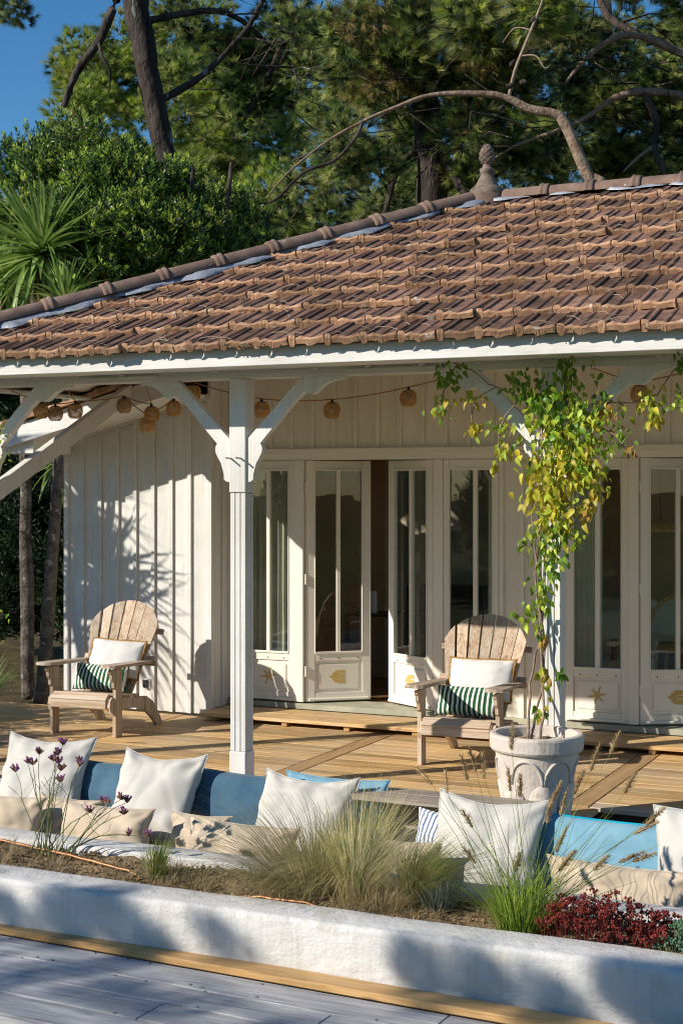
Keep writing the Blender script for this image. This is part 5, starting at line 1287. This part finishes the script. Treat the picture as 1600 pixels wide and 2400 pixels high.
T3B = [(-5.61,19.44,7.95,.46),(-5.4,20.64,8.55,.42),(-4.68,20.42,7.86,.47),(-4.98,19.73,7.54,.4),(-4.46,21.07,8.55,.36),(-5.35,19.56,7.31,.4),(-4.52,20.5,7.09,.41),(-5.07,20.79,7.03,.48),(-5.51,20.59,6.67,.36),(-5.89,20.41,7.52,.36),(-4.85,22.0,6.83,.44),(-5.48,21.7,6.7,.38),(-3.99,20.19,7.43,.46),(-4.19,21.2,6.79,.48),(-4.5,19.6,9.2,.7),(-3.9,19.6,8.4,.5)]
foliage(t3, T3B, NC, .40, .75, seed=10); twigs(t3, 60, (-5,20,7.4), (.9,.9,.9), 11)
# pines farther back
BK = [(-12.9,27.09,10.83,.78),(-12.35,28.44,9.96,.81),(-11.01,27.96,9.45,.87),(-9.99,28.43,10.05,.87),(-9.1,29.94,11.04,.89),(-8.81,28.98,9.02,.87),(-7.88,30.51,9.79,.89),(-6.61,29.99,10.14,.87),(-11.01,27.96,8.15,.78),(-9.5,27.55,8.03,.75),(-8.65,29.05,8.15,.78),(-7.72,30.58,8.44,.81),(-6.45,30.07,8.24,.78),(-12.92,25.97,6.86,.67),(-12.01,26.4,7.19,.75),(-10.72,25.89,7.25,.73)]
b1 = thing('pine_tree', 'bushy pine far behind the finial, between the nearer trunks', 'tree', (-11.3, 27.5, -.3), PG)
limb(b1, [(-11.3,27.5,-.3),(-11.4,27.5,6),(-11.6,27.6,9),(-11.7,27.6,12)], [.3,.26,.2,.08], BARK, 'trunk')
foliage(b1, [q for q in BK if q[0] < -9.3], NC, .62, .75, seed=12); foliage(b1, [q for q in BK if q[0] < -9.3][::2], NB, .6, .3, seed=13)
b2 = thing('pine_tree', 'bushy pine far behind the ridge at the right', 'tree', (-7.9, 29.8, -.3), PG)
limb(b2, [(-7.9,29.8,-.3),(-7.9,29.8,6),(-7.8,29.9,9),(-7.8,29.9,12)], [.3,.26,.2,.08], BARK, 'trunk')
foliage(b2, [q for q in BK if q[0] > -9.3], NC, .62, .75, seed=14); foliage(b2, [q for q in BK if q[0] > -9.3][1::2], NB, .6, .3, seed=15)
FARB = [(-23.07,33.4,13.2,.81),(-21.7,34.03,13.89,1.04),(-20.96,35.48,14.19,1.07),(-19.29,35.15,13.2,1.04),(-17.99,34.65,11.91,.9),(-22.02,33.89,12.51,1.04),(-19.42,32.89,11.65,1.21),(-21.91,31.73,11.65,.66),(-17.85,32.51,10.65,1.07),(-19.2,31.89,9.9,1.07),(-17.13,33.94,10.56,.66),(-17.93,31.37,8.96,.94),(-16.61,31.98,8.86,.83),(-20.5,33,10.5,1.2),(-23,33,11.2,.9)]
fp = thing('pine_tree', 'bright yellow-green sunlit pine in the distance at left', 'tree', (-19.5, 33.5, -.3), PG)
limb(fp, [(-19.5,33.5,-.3),(-19.6,33.5,6),(-19.8,33.8,10),(-20,34,13)], [.4,.35,.25,.1], BARK, 'trunk')
foliage(fp, FARB, NB, .78, .95, seed=16); foliage(fp, FARB[::3], NC, .7, .35, seed=17)
# glossy broadleaf shrub
BUSH = [(-10.46,14.45,5.76,0.3),(-10.73,14.32,5.56,0.3),(-9.8,14.2,5.69,0.39),(-9.4,14.38,5.5,0.44),(-9.0,14.57,5.4,0.39),(-10.16,14.03,5.31,0.44),(-9.34,13.86,5.06,0.48),(-8.82,14.1,4.97,0.48),(-8.65,14.73,5.16,0.39),(-8.3,14.34,4.8,0.48),(-8.2,14.94,4.7,0.39),(-8.68,13.61,4.68,0.51),(-9.23,13.36,4.77,0.46),(-8.3,13.79,4.36,0.46),(-7.96,14.5,4.38,0.33),(-8.99,13.25,4.28,0.41),(-10.52,13.87,5.07,0.34),(-10.92,14.23,4.98,0.3),(-8.21,15.48,4.78,0.25),(-10.87,14.25,5.81,0.12)]
bs = thing('glossy_shrub', 'large dark glossy-leaved shrub rising behind the hip of the roof', 'shrub', (-9.2, 14.6, -.3))
for k in range(5): limb(bs, [(-9.2+jit(.2),14.8+jit(.2),-.3),(-9.3+k*.25-.5,14.9,2),(-9.6+k*.4-.3,14.6,4),(-10+k*.5,14.4,5.6)], [.09,.07,.05,.02], BARK, 'stem')
foliage(bs, BUSH, LC, .31, .8, 1.0, seed=18); foliage(bs, [(x,y+.6,z-.6,r_*1.1) for x,y,z,r_ in BUSH], LC, .42, .6, 1.0, seed=19)
# dark planting seen through the gap beside the wing
dk = thing('shade_shrub', 'shrub coloured dark for deep shade behind the palm trunks', 'shrub', (-11.5, 15.5, -.3))
limb(dk, [(-11.5,15.8,-.3),(-11.6,15.9,1.5),(-11.8,16,3)], [.08,.06,.02], BARK, 'stem')
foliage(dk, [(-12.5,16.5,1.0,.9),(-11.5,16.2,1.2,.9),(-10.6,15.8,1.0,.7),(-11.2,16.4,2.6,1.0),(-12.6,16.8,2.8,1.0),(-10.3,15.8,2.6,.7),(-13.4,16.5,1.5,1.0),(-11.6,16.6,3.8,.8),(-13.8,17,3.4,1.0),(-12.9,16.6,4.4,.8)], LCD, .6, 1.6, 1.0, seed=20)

# cordylines
def strap(name, L, W, droop, mat):
    mb = MB(); n = 6
    for i in range(n+1):
        t_ = i/n; w_ = W*(.45+.55*math.sin(math.pi*min(1, t_*.9+.22)))*(1-t_**5)+.001
        y = L*t_*(1-.18*droop*t_); z = L*(.0 - droop*.55*t_**2.4)
        for s, dz in ((-1,.22),(0,0),(1,.22)): mb.v.append((s*w_/2, y, z + dz*w_))
    for i in range(n):
        for k in range(2): mb.f.append((3*i+k, 3*i+k+1, 3*i+4+k, 3*i+3+k)); mb.mi.append(0)
    return mb.mesh(name, mat, True)
SM = [strap('leaf', 1, .062, d_, CORDL) for d_ in (.1,.35,.7)]; SMD = [strap('dead_leaf', 1, .04, .6, DEADL)]
def rosette(parent, c, n, L, seed, tilt=(0,0), dead=0, elmin=-55):
    r = random.Random(seed)
    for i in range(n):
        az = i*2.399 + r.uniform(-.2,.2); el = R(85 - (85-elmin)*(i/n)**.85 + r.uniform(-8,8))
        isd = i > n - dead
        o = link('dead_leaf' if isd else 'leaf', SMD[0] if isd else SM[0 if el > R(45) else r.choice((0,1,2))]); o.parent = parent
        o.location = Vector(c) - Vector(parent.location) + Vector((0,0,.10*(1-i/n)))
        o.rotation_euler = (Matrix.Rotation(tilt[0],3,'X') @ Matrix.Rotation(tilt[1],3,'Y') @ Euler((el if not isd else R(-75), 0, 0)).to_matrix().to_4x4().to_3x3()).to_euler() if False else Euler((el if not isd else R(r.uniform(-88,-60)), 0, az), 'XYZ')
        s = L*r.uniform(.75,1.12)*(.75 if el > R(65) else 1); o.scale = (L*1.05, s, s)
c1 = thing('cordyline', 'cordyline palm at the left with a big spiky green head above the roof', 'palm', (-9.75, 13.2, -.3))
limb(c1, [(-9.79,13.1,-.3),(-9.79,13.1,.15),(-9.81,13.09,1.95),(-9.75,13.05,3.3),(-9.45,12.85,4.15)], [.085,.075,.065,.06,.06], PALMB, 'trunk')
limb(c1, [(-9.62,13.3,-.3),(-9.7,13.35,.07),(-9.66,13.4,1.62),(-9.60,13.4,2.2)], [.055,.05,.042,.035], PALMB, 'trunk')
limb(c1, [(-9.45,12.85,-.3),(-9.38,12.85,.12),(-9.2,12.85,2.27),(-9.0,12.8,3.2),(-8.95,12.6,3.75)], [.08,.07,.062,.055,.05], PALMB, 'trunk')
rosette(c1, (-9.38,12.78,4.40), 210, .95, 1, dead=18); rosette(c1, (-8.92,12.55,3.80), 100, .66, 2, dead=4, elmin=-20)
rosette(c1, (-10.05,13.0,4.2), 70, .75, 3, dead=8); rosette(c1, (-9.60,13.4,2.25), 44, .6, 4, elmin=-50)
c2 = thing('cordyline', 'cordyline palm with hanging yellow-green blades at the left edge behind the post', 'palm', (-10.3, 11.8, -.3))
limb(c2, [(-10.3,11.8,-.3),(-10.3,11.8,1.2),(-10.2,11.7,2.2)], [.08,.075,.06], PALMB, 'trunk'); rosette(c2, (-10.15,11.7,2.35), 90, .85, 5, elmin=-60)
# cordyline left of the picture whose fronds throw shade on the wing wall
c3 = thing('cordyline', 'cordyline palm outside the left edge that shades the side wall', 'palm', (-9.2, 9.5, -.3))
limb(c3, [(-9.2,9.5,-.3),(-9.1,9.6,1.2),(-9.05,9.65,2.2)], [.09,.08,.06], PALMB, 'trunk'); rosette(c3, (-9.02,9.66,2.30), 100, .85, 6, elmin=-60); limb(c3, [(-9.1,9.6,1.0),(-9.3,9.3,1.7),(-9.32,9.2,2.15)], [.06,.05,.045], PALMB, 'trunk'); rosette(c3, (-9.33,9.18,2.25), 90, .8, 66, elmin=-40)
limb(c3, [(-9.1,9.6,1.2),(-10.2,8.7,2.6),(-10.4,8.4,3.75)], [.07,.06,.05], PALMB, 'trunk'); rosette(c3, (-10.42,8.38,3.85), 80, .75, 7)
sg = thing('shade_grass', 'dark grass clump in shade beyond the deck at left', 'grass', (-9.6, 11.9, -.1))
part('blades', clump((-9.55,11.9,-.2), 260, .4, .75, 1.0, .6, .012, 21, r0=.2), CORDL, sg)['kind'] = 'stuff'
ls = thing('side_shrub', 'shrub beside the deck just outside the left edge', 'shrub', (-8.9, 8.5, -.3))
limb(ls, [(-8.9,8.5,-.3),(-8.9,8.5,.6)], [.05,.02], BARK, 'stem'); foliage(ls, [(-8.8,8.4,.45,.45),(-9.1,9.0,.5,.45),(-8.5,7.9,.35,.4),(-9.5,9.6,.5,.45)], LC, .4, 1.5, 1.0, seed=22)

# pine to the left of the viewpoint: its branches dapple the foreground
sh = thing('pine_tree', 'pine beside the viewpoint whose branches dapple the foreground', 'tree', (-6.0, -5.0, -.3))
limb(sh, [(-6.0,-5.0,-.3),(-6.1,-5.0,3),(-6.3,-4.8,6),(-6.5,-4.6,9)], [.35,.3,.22,.1], BARK, 'trunk')
r = random.Random(30); S = -LDIR
def shade_at(gx, gy, d_, s):
    q = Vector((gx, gy, -.15)) + S*d_
    o = link('foliage', r.choice(NC)); o.parent = sh; o.location = q - Vector(sh.location); o.rotation_euler = (0,0,r.uniform(0,6.28)); o.scale = (s, s, s)
    return q
tips = []
for gx, gy, n, sx, sy in ((-4.75,6.12,5,.06,.12),(-4.36,6.15,5,.05,.12),(-4.02,6.08,9,.10,.16),(-3.45,6.18,2,.03,.06),(-2.44,6.08,4,.04,.14),(-2.14,6.1,4,.03,.12),(-1.90,6.05,3,.03,.14),(-1.50,6.08,7,.08,.14),(-1.15,6.08,15,.15,.16),(-.75,6.0,10,.2,.2),(-4.4,5.5,3,.18,.05),(-3.75,5.38,3,.2,.04),(-2.9,5.3,2,.15,.04),(-2.2,5.6,4,.15,.08),(-4.6,5.15,3,.2,.05),(-1.7,5.5,5,.2,.10),(-5.4,5.6,4,.2,.1)):
    for _ in range(n): q = shade_at(gx + r.gauss(0,sx), min(6.34, gy + r.gauss(0,sy)), r.uniform(8,11.5), r.uniform(.08,.15))
    tips.append(q)
for q in tips: limb(sh, [(-6.25,-4.85,5.0), (q+Vector((-6.25,-4.85,5.0)))/2 + Vector((0,0,.2)), q], [.03,.018,.006])
# hedge and pines behind the viewpoint, mirrored in the panes
hg = thing('garden_hedge', 'clipped hedge across the lawn behind the viewpoint', 'hedge', (-9, -14, -.3))
foliage(hg, [(-22+3.0*k, -15 + jit(1), .9, 1.3) for k in range(10)], LC, .9, .8, 1.0, seed=23)
limb(hg, [(-9,-14.5,-.3),(-9,-14.5,1)], [.08,.04], BARK, 'stem')
for k, (x, y) in enumerate(((-20,-20),(-12,-23),(-4,-21),(-27,-14))):
    p = thing('pine_tree', f'pine beyond the hedge behind the viewpoint, number {k+1} from the left'.replace(', number 1 from the left', ' by the corner').replace(', number 2 from the left', ' in the middle').replace(', number 3 from the left', ' at the end').replace(', number 4 from the left', ' farthest along'), 'tree', (x, y, -.3))
    limb(p, [(x,y,-.3),(x+.3,y,4),(x,y+.3,8)], [.3,.25,.12], BARK, 'trunk'); foliage(p, [(x+jit(2),y+jit(2),5+q,1.8) for q in range(5)], NC, 1.5, .9, seed=40+k)

for o in bpy.data.objects:
    if '_w' in o: del o['_w']
